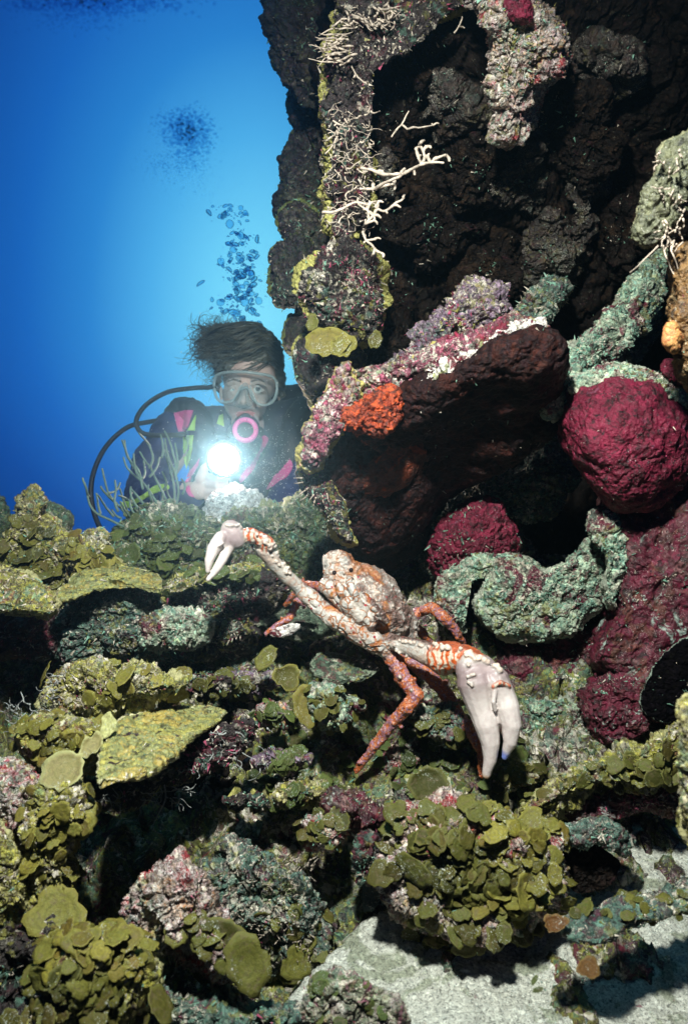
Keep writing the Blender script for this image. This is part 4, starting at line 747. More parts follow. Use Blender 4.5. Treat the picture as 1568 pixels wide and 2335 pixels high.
leaf(1225, 2258, 0.74, 0.005, (0.0, -0.6, 0.8), (0.9, 0.3, 0.2), 'leafg', 'tiny green leaf on the sand, lower one of a pair', 0.2, 0.5, 20)
leaf(860, 2020, 0.98, 0.030, (-0.5, -0.8, 0.0), (0.3, 0, 1), 'tealleaf', 'dark teal leaf hanging at the left foot of the algae covered boulder', 0.2, 0.6, 21)
leaf(1200, 2030, 0.86, 0.02, (0.5, -0.8, 0.2), (-0.3, 0, 1), 'leafy', 'yellow leaf at the right foot of the boulder on the sand', 0.2, 0.9, 22)
for i, (x, y) in enumerate([(655, 1385), (690, 1420), (610, 1400), (740, 1500), (700, 1520), (800, 1505)]):
    pass
# thin net-like shelves in the shade under the crab
for i, (pts, d, lab) in enumerate([
    ([(560, 1385), (620, 1350), (690, 1345), (720, 1370), (700, 1400), (640, 1420), (580, 1425)], 1.30, 'thin green ridged shelf coral behind the small hind leg of the crab'),
    ([(600, 1420), (660, 1400), (730, 1410), (760, 1440), (700, 1452), (640, 1450)], 1.26, 'second thin green shelf coral, just under the crab body'),
    ([(720, 1500), (780, 1492), (850, 1510), (862, 1530), (830, 1550), (760, 1560), (725, 1540)], 1.16, 'dark green net patterned shelf coral left of the front leg of the crab')]):
    blob('shelf_coral', pts, d, 0.010, mat='shelf', amp=0.006, g=(0, -0.0012), seed=90 + i, rimw=0.35, label=lab, cat='coral', lump=0.003, lsc=160, fine=1.4)
blob('shell_fragment', [(612, 1440), (640, 1428), (680, 1420), (684, 1430), (660, 1446), (625, 1454)], 1.14, 0.005, mat='white', amp=0.003, seed=94, label='pale flat fragment lying under the small hind leg of the crab', cat='shell', fine=0.6)

# ---------------------------------------------------------------- pale twigs, sea rod, filaments
def twig_thing(name, lines, d, r, mat, label, cat, jit=0.002, sides=6, per=7):
    polys, rad = [], []
    rf = np.random.default_rng(len(lines) + int(r * 1e5)); extra = []
    for ln in lines:
        for k in range(1, len(ln)):
            if rf.random() < 0.75:
                x, y = ln[k][0], ln[k][1]; z = ln[k][2] if len(ln[k]) > 2 else 0
                a = math.atan2(ln[k][1] - ln[k - 1][1], ln[k][0] - ln[k - 1][0]) + rf.choice([-1, 1]) * rf.uniform(0.5, 1.0); L = rf.uniform(7, 20)
                extra.append([(x, y, z), (x + math.cos(a) * L * .5, y + math.sin(a) * L * .5, z + rf.normal() * .003), (x + math.cos(a + .3) * L, y + math.sin(a + .3) * L, z)])
    lines = list(lines) + extra
    for ln in lines:
        p = px_line(ln, d, per)
        polys.append(p); rr_ = r * np.interp(np.linspace(0, 1, len(p)), [0, 0.7, 1], [1, 0.9, 0.65]); rad.append(rr_)
    V, F = tube_mesh(polys, rad, sides, 0.10)
    if jit: V = V + np.stack([fbm(V, 60, 2, off=k * 9) for k in range(3)], 1) * jit
    o = obj(name, mesh_from(name, V, F), M[mat], base=Vector(V.mean(0))); tag(o, label, cat); return o
z2 = lambda L: [(175.1 + a * .3723, 671.3 + b * .3723) for a, b in L]
rod = [[(310, 1420), (230, 1378), (165, 1345), (120, 1300), (95, 1240), (82, 1195)], [(165, 1345), (132, 1285), (112, 1218)], [(200, 1362), (170, 1310), (150, 1230)], [(95, 1240), (98, 1180), (75, 1130)],
       [(325, 1400), (280, 1330), (235, 1270), (205, 1220), (190, 1150), (175, 1070)], [(235, 1270), (205, 1215), (190, 1180)], [(280, 1330), (250, 1265), (245, 1200), (228, 1138)], [(300, 1370), (262, 1352), (222, 1320)], [(205, 1220), (230, 1200), (240, 1150)],
       [(378, 1352), (345, 1290), (330, 1215)], [(405, 1315), (360, 1240), (340, 1180)], [(345, 1290), (315, 1250), (300, 1235)],
       [(500, 1290), (430, 1195), (375, 1140), (315, 1095), (272, 1050), (250, 990)], [(375, 1140), (348, 1060), (300, 1000), (290, 940), (283, 895)], [(348, 1060), (310, 1030), (265, 950), (255, 880)], [(430, 1195), (412, 1130), (372, 1080), (345, 975)], [(412, 1130), (398, 1090), (368, 1010)],
       [(560, 1282), (512, 1190), (470, 1120), (440, 1060), (405, 1015), (375, 960)], [(440, 1060), (450, 1000), (425, 920), (382, 862)], [(470, 1120), (488, 1060), (478, 990)], [(512, 1190), (540, 1150), (535, 1090)], [(425, 920), (415, 890), (408, 860)],
       [(600, 1292), (590, 1190), (562, 1090), (530, 1000), (500, 910)], [(562, 1090), (588, 1050), (562, 960), (542, 890), (513, 825)], [(530, 1000), (518, 930), (495, 852)],
       [(632, 1292), (642, 1200), (622, 1110), (625, 1030), (600, 910)], [(600, 1130), (582, 1060), (558, 970), (550, 890)], [(642, 1220), (648, 1170), (636, 1130)],
       [(440, 1290), (390, 1230), (340, 1190)], [(480, 1270), (470, 1210), (455, 1170)], [(520, 1285), (500, 1230), (505, 1190)], [(575, 1290), (560, 1230), (548, 1160)], [(310, 1420), (290, 1330), (270, 1260), (265, 1190)], [(350, 1400), (320, 1330), (305, 1270)]]
root = empty('sea_rod', P(330, 1190, 1.50), 'grey green branching sea rod in front of the diver arm, on the crest', 'sea rod')
for ln in rod:
    q = px_line(z2(ln), 1.50, 6)
    q[:, 1] += 0.03 * np.sin(np.linspace(0, 2, len(q)) + ln[-1][0] * 0.05) + (ln[-1][0] % 37 - 18) * 0.0012 * np.linspace(0, 1, len(q)) - 0.0
    V, F = tube_mesh([q], [0.0022 * np.interp(np.linspace(0, 1, len(q)), [0, 1], [1.1, 0.8])], 8, 0.08)
    obj('branch', mesh_from('branch', V, F), M['rod'], root)
z3 = lambda L: [(583.8 + a * .6277, b * .6277) for a, b in L]
tw = [[(430, 685, .0), (480, 660, -.02), (520, 640, -.03), (560, 618, -.04), (600, 600, -.05), (640, 590, -.06), (684, 588, -.06)], [(600, 600), (612, 575), (605, 552), (595, 527)], [(605, 552), (615, 535)], [(640, 590), (625, 570), (628, 560)], [(640, 590), (660, 572), (682, 566)], [(600, 600), (590, 575), (583, 545)],
      [(380, 610), (440, 625), (500, 635), (560, 618)], [(500, 650), (495, 665), (430, 683), (380, 690)]]
twig_thing('branching_hydroid', [[(583.8 + p[0] * .6277, p[1] * .6277) + tuple(p[2:]) for p in L] for L in tw], 1.06, 0.0022, 'whitetwig', 'white antler shaped twig reaching right from the wall edge, upper and brightest', 'hydroid')
tw = [[(240, 775), (300, 765), (360, 735), (410, 745)], [(395, 812), (425, 785), (440, 765), (470, 768), (500, 745), (535, 718)], [(425, 785), (400, 762), (375, 745)], [(440, 765), (445, 735)], [(410, 800), (405, 760), (412, 730)], [(395, 812), (430, 800), (425, 780)], [(385, 840), (400, 870), (430, 905), (455, 920)], [(400, 870), (430, 872)]]
twig_thing('branching_hydroid', [z3(L) for L in tw], 1.07, 0.0019, 'whitetwig', 'lower forked white twig on the wall edge, with a drooping tip', 'hydroid')
tw = [[(265, 505), (300, 470), (330, 440), (370, 430)], [(300, 470), (285, 520), (250, 560)], [(545, 470), (590, 462), (640, 455)], [(490, 495), (530, 450), (555, 405)], [(530, 450), (545, 470)], [(345, 235), (360, 270), (388, 300)], [(720, 60 + 60), (735, 100), (745, 60)], [(640, 455), (635, 448)]]
twig_thing('branching_hydroid', [z3(L) for L in tw], 1.09, 0.0013, 'whitetwig', 'thin pale twigs above the antler shaped one, curling over the dark recess', 'hydroid')
rr = np.random.default_rng(5); lines = []
def wig(x, y, L, a, n=5, sw=0.6):
    pts = [(x, y, 0)]
    for _ in range(n):
        a += rr.normal() * sw; x += math.cos(a) * L / n; y += math.sin(a) * L / n; pts.append((x, y, rr.normal() * 0.004))
    return pts
for _ in range(120):
    x, y = rr.uniform(742, 850), rr.uniform(250, 540); lines.append(wig(x, y, rr.uniform(14, 50), rr.uniform(-0.8, 1.3)))
V, F = tube_mesh([px_line(l, 1.085, 4) for l in lines], [0.0006 + 0.0006 * (k % 7 == 0) for k in range(len(lines))], 5)
tag(obj('filament_turf', mesh_from('filament_turf', V, F), M['whitetwig']), kind='stuff')
lines = [wig(rr.uniform(745, 775), rr.uniform(60, 150), rr.uniform(20, 48), rr.choice([-0.1, 3.1]) + rr.normal() * 0.2, sw=0.15) for _ in range(42)]
lines += [wig(rr.uniform(776, 900), rr.uniform(10, 60), rr.uniform(15, 40), 0.3 + rr.normal() * 0.5, sw=0.3) for _ in range(40)]
V, F = tube_mesh([px_line(l, 1.08, 4) for l in lines], [0.0009 + 0.0003 * (k % 3) for k in range(len(lines))], 5)
tag(obj('polyp_fringe', mesh_from('polyp_fringe', V, F), M['whitetwig']), kind='stuff')
lines = [wig(rr.uniform(420, 640), rr.uniform(1660, 1760), rr.uniform(15, 45), rr.uniform(0, 1.6)) for _ in range(24)]
lines += [wig(rr.uniform(230, 420), rr.uniform(1790, 1830), rr.uniform(20, 60), rr.uniform(0.1, 1.6)) for _ in range(26)]
lines += [[(375, 1790, 0), (378, 1820, 0), (365, 1850, 0), (350, 1880, 0), (352, 1895, 0), (370, 1902, 0)]] * 1
lines += [wig(rr.uniform(20, 120), rr.uniform(1600, 1680), rr.uniform(20, 40), rr.uniform(2.6, 4.0)) for _ in range(26)]
lines += [wig(rr.uniform(110, 190), rr.uniform(1530, 1600), rr.uniform(15, 40), rr.uniform(2.6, 4.2)) for _ in range(26)]
V, F = tube_mesh([px_line(l, 0.985, 4) for l in lines], [0.0006 + 0.0004 * (k % 5 == 0) for k in range(len(lines))], 5)
tag(obj('filament_turf', mesh_from('filament_turf', V, F), M['turfline']), kind='stuff')
lines = [wig(rr.uniform(640, 710), rr.uniform(1960, 2000), rr.uniform(14, 26), rr.uniform(-1.2, -0.4), sw=.1) for _ in range(16)]
lines += [wig(rr.uniform(500, 720), rr.uniform(1960, 2200), rr.uniform(8, 20), rr.uniform(-3, 0), sw=.2) for _ in range(90)]
V, F = tube_mesh([px_line(l, 0.905, 4) for l in lines], [0.0007] * len(lines), 5)
tag(obj('polyp_fringe', mesh_from('polyp_fringe', V, F), M['whitetwig']), kind='stuff')
lines = [wig(rr.uniform(1500, 1560), rr.uniform(340, 560), rr.uniform(12, 34), 1.9 + rr.normal() * 0.5, sw=.3) for _ in range(40)]
lines += [wig(1500, 560, 90, 2.2, sw=.1), wig(1510, 560, 70, 1.4, sw=.2), wig(1520, 540, 80, 1.3, sw=.2)]
V, F = tube_mesh([px_line(l, 0.80, 4) for l in lines], [0.0010] * len(lines), 5)
tag(obj('polyp_fringe', mesh_from('polyp_fringe', V, F), M['whitetwig']), kind='stuff')
lines = [wig(x, y, 20, a, sw=.1) for x, y, a in [(690, 1100, 2.9), (700, 1115, 2.6), (700, 1130, 2.5), (715, 1128, 2.2), (720, 1135, 2.0), (690, 1090, 3.1), (735, 1130, 1.6), (745, 1125, 1.4)]]
V, F = tube_mesh([px_line(l, 1.13, 4) for l in lines], [0.0011] * len(lines), 6)
tag(obj('polyp_fringe', mesh_from('polyp_fringe', V, F), M['whitetwig']), kind='stuff')
for n_, (Vl, Fl, c) in turf.items():
    if Vl:
        me = mesh_from('encrusting_turf', np.concatenate(Vl), np.concatenate(Fl), smooth=False)
        tag(obj('encrusting_turf', me, M[n_]), kind='stuff')
# ---------------------------------------------------------------- remeshed bodies (crab, diver)
class Buf:
    def __init__(s): s.V = []; s.F = []; s.n = 0; s.prim = []
    def _add(s, V, F): s.V.append(V); s.F += [[i + s.n for i in f] for f in F]; s.n += len(V)
    def ell(s, c, u, v, w, lab=None, res=(20, 12)):
        c, u, v, w = (np.array(x, float) for x in (c, u, v, w))
        nu, nv = res; V = [c + w]; F = []
        for i in range(1, nv):
            a = math.pi * i / nv
            for j in range(nu):
                b = 2 * math.pi * j / nu
                V.append(c + w * math.cos(a) + (u * math.cos(b) + v * math.sin(b)) * math.sin(a))
        V.append(c - w); L = len(V) - 1
        for j in range(nu):
            k = (j + 1) % nu
            F.append([0, 1 + j, 1 + k]); F.append([L, L - nu + k, L - nu + j])
            for i in range(nv - 2):
                o = 1 + i * nu; F.append([o + j, o + nu + j, o + nu + k, o + k])
        s._add(np.array(V), F)
        m = max((np.linalg.norm(x), tuple(x)) for x in (u, v, w)); r = min(np.linalg.norm(x) for x in (u, v, w))
        ax = np.array(m[1]); L2 = max(m[0] - r, 0) / max(m[0], 1e-6)
        s.prim.append((c - ax * L2, c + ax * L2, r, r, lab)); return s
    def sph(s, c, r, lab=None, res=(10, 7)):
        return s.ell(c, (r, 0, 0), (0, r, 0), (0, 0, r), lab, res)
    def chain(s, pts, radii, lab=None, seg=14):
        pts = [np.array(p, float) for p in pts]
        for i in range(len(pts) - 1):
            a, b, ra, rb = pts[i], pts[i + 1], radii[i], radii[i + 1]
            d = b - a; L = np.linalg.norm(d); d = d / (L + 1e-9)
            u = np.cross(d, [0.31, 0.5, 0.81]); u /= np.linalg.norm(u); v = np.cross(d, u)
            V, F = [], []
            rows = []
            for t in (-1.0, -0.8, -0.45, 0.0): rows.append((a + d * ra * t, ra * math.sqrt(max(0, 1 - t * t)) if t > -1 else 0.02 * ra))
            for t in (0.0, 0.45, 0.8, 1.0): rows.append((b + d * rb * t, rb * math.sqrt(max(0, 1 - t * t)) if t < 1 else 0.02 * rb))
            for c, r in rows:
                for k in range(seg):
                    an = 2 * math.pi * k / seg; V.append(c + (u * math.cos(an) + v * math.sin(an)) * r)
            for q in range(len(rows) - 1):
                for k in range(seg):
                    k2 = (k + 1) % seg; F.append([q * seg + k, q * seg + k2, (q + 1) * seg + k2, (q + 1) * seg + k])
            F.append([k for k in range(seg)][::-1]); F.append([(len(rows) - 1) * seg + k for k in range(seg)])
            s._add(np.array(V), F); s.prim.append((a, b, ra, rb, lab))
        return s
    def mesh(s, name, voxel, smooth=4, fac=0.5):
        me = mesh_from(name + '_cage', np.vstack(s.V), s.F)
        o = bpy.data.objects.new('cage', me); COL.objects.link(o)
        md = o.modifiers.new('r', 'REMESH'); md.mode = 'VOXEL'; md.voxel_size = voxel; md.adaptivity = 0; md.use_smooth_shade = True
        if smooth: sm = o.modifiers.new('s', 'SMOOTH'); sm.iterations = smooth; sm.factor = fac
        dg = bpy.context.evaluated_depsgraph_get(); ev = o.evaluated_get(dg)
        out = bpy.data.meshes.new_from_object(ev); out.name = name
        bpy.data.objects.remove(o); bpy.data.meshes.remove(me)
        V = np.zeros(len(out.vertices) * 3, np.float32); out.vertices.foreach_get('co', V); V = V.reshape(-1, 3).astype(float)
        N = np.zeros(len(V) * 3, np.float32); out.vertices.foreach_get('normal', N); N = N.reshape(-1, 3).astype(float)
        return out, V, N
    def regions(s, V, labs, k=0.004):
        D = {l: np.full(len(V), 1e9) for l in labs}
        for a, b, ra, rb, lab in s.prim:
            if lab not in D: continue
            ab = b - a; t = np.clip(((V - a) @ ab) / (ab @ ab + 1e-12), 0, 1)
            d = np.linalg.norm(V - (a + t[:, None] * ab), axis=1) - (ra + (rb - ra) * t)
            D[lab] = np.minimum(D[lab], d)
        W = {l: np.exp(-np.clip(d, -0.02, 1) / k) for l, d in D.items()}
        tot = sum(W.values()) + 1e-12
        return {l: w / tot for l, w in W.items()}
def setV(me, V):
    me.vertices.foreach_set('co', V.astype(np.float32).ravel()); me.update()

# ---------------------------------------------------------------- the crab
CD = 1.13
def C(x, y, dd=0.0): return np.array(P(x, y, CD + dd))
ku = K * CD
def build_crab():
    b = Buf(); r_ = np.random.default_rng(12)
    def vec(dx, dy, dz=0): return np.array([dx * ku, dz * ku, -dy * ku])
    # body: carapace, face and white underside
    b.ell(C(838, 1372, 0.03), vec(96, 68, 0), vec(-34, 48, 10), vec(4, -6, 62), 'body', (28, 18))
    b.ell(C(788, 1318, 0.03), vec(48, 34, 0), vec(-24, 40, 0), vec(0, 0, 44), 'body', (24, 16))
    b.ell(C(852, 1350, 0.05), vec(62, 56, 0), vec(-36, 40, 0), vec(0, 0, 56), 'shell', (24, 16))
    b.ell(C(902, 1412, 0.05), vec(46, 44, 0), vec(-30, 30, 0), vec(0, 0, 44), 'shell', (24, 16))
    b.ell(C(772, 1284, 0.03), vec(36, 16, 0), vec(-16, 27, 0), vec(0, 0, 32), 'body', (20, 12))
    b.chain([C(712, 1372, 0.0), C(760, 1408, -0.012), C(815, 1440, -0.014), C(862, 1470, -0.01), C(885, 1490, -0.005)], [17 * ku, 25 * ku, 27 * ku, 24 * ku, 15 * ku], 'body')
    b.chain([C(745, 1335, -0.01), C(790, 1370, -0.02), C(840, 1415, -0.02)], [20 * ku, 26 * ku, 22 * ku], 'body')
    b.chain([C(770, 1330, -0.028), C(778, 1352, -0.034), C(785, 1372, -0.03)], [8 * ku, 9 * ku, 6 * ku], 'body')      # mouthparts
    b.chain([C(795, 1322, -0.026), C(806, 1350, -0.034), C(822, 1385, -0.03)], [8 * ku, 10 * ku, 6 * ku], 'body')
    b.chain([C(832, 1358, -0.02), C(850, 1385, -0.026), C(880, 1415, -0.02)], [9 * ku, 11 * ku, 7 * ku], 'body')
    # small claw arm (image left)
    b.chain([C(722, 1374, 0), C(700, 1358, 0), C(684, 1342, 0)], [19 * ku, 20 * ku, 16 * ku], 'body')
    b.chain([C(684, 1342), C(655, 1316, -0.01), C(625, 1284, -0.02), C(602, 1252, -0.03)], [15.5 * ku, 17 * ku, 17.5 * ku, 19 * ku], 'arm')
    b.chain([C(606, 1240, -0.035), C(592, 1228, -0.04)], [19 * ku, 16 * ku], 'carpus')
    b.chain([C(572, 1222, -0.045), C(562, 1220, -0.05)], [19 * ku, 17 * ku], 'carpus')
    b.ell(C(532, 1218, -0.06), vec(27, 4, 6), vec(3, 31, 0), vec(0, 0, 19), 'palm')
    b.ell(C(514, 1232, -0.064), vec(20, 4, 6), vec(-12, 30, 0), vec(0, 0, 15), 'palm')
    b.chain([C(503, 1226, -0.07), C(486, 1252, -0.075), C(477, 1278, -0.078), C(474, 1302, -0.078)], [14 * ku, 14 * ku, 10 * ku, 5 * ku], 'finger')
    b.chain([C(520, 1248, -0.062), C(508, 1274, -0.066), C(492, 1300, -0.07), C(475, 1321, -0.074)], [13 * ku, 11 * ku, 9 * ku, 5.5 * ku], 'finger')
    b.chain([C(498, 1244, -0.08), C(508, 1238, -0.08)], [4 * ku, 3.5 * ku], 'finger')
    # big claw arm (image right)
    b.chain([C(868, 1470, -0.005), C(892, 1462, -0.012), C(905, 1466, -0.015)], [20 * ku, 20 * ku, 17 * ku], 'body')
    b.chain([C(905, 1468, -0.02), C(945, 1478, -0.035), C(985, 1495, -0.05), C(1010, 1508, -0.06)], [19 * ku, 23 * ku, 27 * ku, 31 * ku], 'arm')
    b.chain([C(1008, 1500, -0.065), C(1030, 1496, -0.075)], [35 * ku, 33 * ku], 'carpus')
    b.chain([C(1052, 1503, -0.085), C(1072, 1508, -0.09)], [31 * ku, 31 * ku], 'carpus')
    b.ell(C(1092, 1540, -0.10), vec(50, 6, 8), vec(8, 50, 0), vec(0, 0, 32), 'palm', (24, 16))
    b.ell(C(1108, 1586, -0.105), vec(50, 10, 8), vec(16, 54, 0), vec(0, 0, 27), 'palm', (24, 16))
    b.chain([C(1098, 1608, -0.11), C(1108, 1650, -0.112), C(1117, 1692, -0.112), C(1117, 1730, -0.11), C(1108, 1766, -0.105)], [29 * ku, 26 * ku, 20 * ku, 14 * ku, 9 * ku], 'finger')
    b.chain([C(1141, 1578, -0.112), C(1155, 1610, -0.118), C(1165, 1650, -0.12), C(1163, 1690, -0.118), C(1150, 1726, -0.112)], [27 * ku, 25 * ku, 21 * ku, 15 * ku, 6.5 * ku], 'finger')
    b.ell(C(1124, 1618, -0.108), vec(24, 4, 0), vec(-6, 34, 0), vec(0, 0, 18), 'finger')
    b.chain([C(1086, 1556, -0.105), C(1102, 1632, -0.11)], [42 * ku, 27 * ku], 'finger')
    b.chain([C(1122, 1555, -0.108), C(1154, 1612, -0.116)], [36 * ku, 25 * ku], 'finger')
    b.chain([C(1122, 1586, -0.108), C(1130, 1636, -0.11)], [26 * ku, 19 * ku], 'finger')
    b.chain([C(1128, 1570, -0.128), C(1124, 1600, -0.132), C(1128, 1620, -0.128)], [6 * ku, 5 * ku, 4 * ku], 'finger')
    b.chain([C(1124, 1566, -0.13), C(1140, 1556, -0.132), C(1160, 1564, -0.125)], [4 * ku, 5 * ku, 4 * ku], 'carpus')
    # walking legs
    legs = [([(885, 1490, 0), (902, 1508, -.01), (918, 1545, -.02), (948, 1585, -.03)], [17, 19, 19, 16]),
            ([(950, 1585, -.03), (928, 1612, -.03), (893, 1650, -.02), (856, 1700, -.01), (812, 1755, 0)], [17, 16, 14, 12, 8]),
            ([(905, 1480, .05), (955, 1520, .04), (990, 1552, .03)], [15, 17, 15]),
            ([(990, 1552, .03), (1022, 1590, .02), (1052, 1640, 0), (1080, 1680, -.02), (1094, 1712, -.03), (1097, 1770, -.04)], [16, 16, 14, 12, 9, 5]),
            ([(915, 1430, .09), (955, 1395, .09), (985, 1385, .08)], [14, 13, 13]),
            ([(985, 1385, .08), (1012, 1408, .07), (1040, 1440, .08), (1075, 1500, .12)], [13, 14, 11, 7]),
            ([(900, 1390, .10), (960, 1440, .14), (1010, 1500, .16)], [12, 11, 7]),
            ([(715, 1370, .05), (694, 1372, .06), (678, 1372, .06)], [10, 10, 10]),
            ([(678, 1372, .06), (666, 1398, .05), (660, 1408, .05)], [10, 9, 9]),
            ([(660, 1408, .05), (640, 1422, .045), (606, 1444, .04)], [9, 8, 5]),
            ([(740, 1340, .08), (690, 1330, .12), (650, 1380, .15)], [11, 10, 6])]
    for pts, rd in legs:
        q_ = [C(*p) for p in pts]
        for k in range(len(q_) - 1):
            for _ in range(5):
                t_ = r_.random(); b.sph(q_[k] + (q_[k + 1] - q_[k]) * t_ + r_.normal(size=3) * rd[k] * ku * 0.55, rd[k] * ku * r_.uniform(0.30, 0.5), 'leg', (8, 6))
        b.chain([C(*p) for p in pts], [r * ku for r in rd], 'leg')
    # knobs: rows along the upper edges and scattered over the shell
    cage = BVHTree.FromPolygons([tuple(v) for v in np.vstack(b.V)], [f[:4] if len(f) <= 4 else f for f in b.F])
    def knob(p, r, lab='knob', big=1.3):
        h = cage.find_nearest(Vector(p) + (-Vector(p)).normalized() * 0.012)
        r = r * big; q = np.array(h[0]) + np.array(h[1]) * r * 0.55 if h[0] else p
        b.sph(q, r, lab, (8, 6))
    def row(pts, n, r, jit=5, lab='knob'):
        q = np.array([C(*p) for p in pts]); t = np.linspace(0, len(q) - 1, n)
        for k in t:
            i = min(int(k), len(q) - 2); p = q[i] + (q[i + 1] - q[i]) * (k - i)
            knob(p + r_.normal(size=3) * jit * ku * np.array([1, .5, 1]) * 0.6, r * r_.uniform(0.7, 1.2) * ku, lab)
    row([(604, 1228, -.045), (618, 1248, -.045), (640, 1278, -.03), (668, 1308, -.015)], 16, 3.0)
    row([(620, 1236, -.03), (640, 1256, -.02), (662, 1290, -.01)], 9, 3.0)
    row([(515, 1190, -.07), (535, 1186, -.07), (556, 1190, -.06), (575, 1200, -.055), (595, 1210, -.05), (612, 1222, -.045)], 17, 3.2, 3)
    row([(1000, 1466, -.08), (1030, 1462, -.09), (1060, 1474, -.10), (1085, 1492, -.11), (1110, 1494, -.11), (1135, 1505, -.11), (1140, 1525, -.115)], 30, 4.4, 5)
    row([(905, 1450, -.03), (930, 1456, -.04), (965, 1464, -.05), (995, 1462, -.07)], 12, 3.8, 4)
    row([(1072, 1520, -.13), (1062, 1545, -.125), (1068, 1560, -.13)], 7, 3.6, 6)
    row([(890, 1480, -.03), (905, 1530, -.035), (925, 1580, -.045)], 9, 3.0, 6)
    surf = [pr for pr in b.prim if pr[4] in ('shell',)]
    ells = [(838, 1372, .03, 96, 68, 58, 62, 26), (855, 1345, .05, 60, 48, 60, 62, 42), (905, 1410, .05, 46, 40, 50, 50, 40), (772, 1278, .03, 34, 16, 34, 34, 34), (790, 1308, .03, 50, 30, 52, 48, 34)]
    for x, y, dd, ux, uy, vv, ww, n in ells:
        c = C(x, y, dd)
        for _ in range(n):
            a, t = r_.uniform(0, 2 * math.pi), r_.uniform(0.0, 1.45)
            L = math.hypot(ux, uy)
            p = c + vec(ux, uy) * math.sin(t) * math.cos(a) + vec(-uy / L, ux / L) * vv * math.sin(t) * math.sin(a) + np.array([0, -ww * ku * math.cos(t), 0])
            if (1167 - (p[2] / p[1] / K) * -1) and -(p[2] / p[1] / K) + 1167.5 > 1385 + (p[0] / p[1] / K + 784 - 800) * 0.62 - 45: continue
            knob(p, r_.uniform(2.4, 4.2) * ku, 'knob', 0.95)
    me, V, N = b.mesh('crab', 0.0012, 1, 0.5)
    R = b.regions(V, ['body', 'shell', 'arm', 'carpus', 'palm', 'finger', 'leg', 'knob'], 0.0035)
    R2 = b.regions(V, ['body', 'carpus', 'palm', 'finger', 'leg'], 0.011)
    calm = R['palm'] + R['finger'] + R['arm'] * 0.7
    rough = 1 - calm
    w = worley(V, 95, off=3)
    px_ = V[:, 0] / V[:, 1] / K + 784; py_ = 1167.5 - V[:, 2] / V[:, 1] / K
    side = ((px_ - 778) * 185 - (py_ - 1262) * 95) / 208      # how far above the fold between face and shell
    topw = np.clip((side + fbm(V, 40, 3) * 16) / 22 + 0.3, 0, 1) * np.clip(R['shell'] + R['body'], 0, 1)
    V2 = V + N * ((fbm(V, 70, 4, 0.6) * (0.0012 + 0.0012 * topw + 0.0010 * R['leg']) + (w - 0.5) * (0.0005 + 0.0036 * topw) * (R['body'] + R['shell']) - np.clip(0.10 - np.abs(fbm(V * np.array([1, 1, 1]), 26, 2, 0.4, off=21)), 0, 1) * 0.028 * R['body'] * (1 - topw) + fbm(V, 260, 3) * 0.0007) * rough + fbm(V, 90, 2) * 0.0004 * calm)[:, None]
    setV(me, V2)
    me.polygons.foreach_set('use_smooth', np.ones(len(me.polygons), bool))
    tot = np.minimum(R['palm'] + R['finger'], 1)
    pf = np.where(px_ > 900, np.clip((py_ + (px_ - 1110) * 0.25 - 1545) / 90, 0, 1), np.clip((np.hypot(px_ - 540, py_ - 1212) - 28) / 30, 0, 1))
    R['palm'] = tot * (1 - pf); R['finger'] = tot * pf
    for k, v in R.items(): add_attr(me, k, v)
    add_attr(me, 'topside', topw)
    n0 = vn_smooth(V, N)
    add_attr(me, 'dorsal', np.clip(n0 * 1.0, -1, 1))
    tipd = np.linalg.norm(V - C(1150, 1726, -0.112), axis=1); tip2 = np.linalg.norm(V - C(1108, 1768, -0.105), axis=1)
    add_attr(me, 'bluetip', np.clip(1 - tipd / (34 * ku), 0, 1)); add_attr(me, 'tantip', np.clip(1 - tip2 / (16 * ku), 0, 1))
    o = obj('crab', me, M['crab'], base=C(838, 1372, 0.03))
    tag(o, 'large spiny crab with a knobbly shell, white arms and grey claws, spread across the slope', 'crab')
    for x, y, dd in ((762, 1306, -0.02), (800, 1300, -0.015)):
        e = Buf().sph(C(x, y, dd), 5.2 * ku, None, (16, 10)); me_, _, _ = None, None, None
        mm = mesh_from('eye', np.vstack(e.V), e.F); obj('eye', mm, M['crabeye'], o)
def vn_smooth(V, N): return N[:, 2]
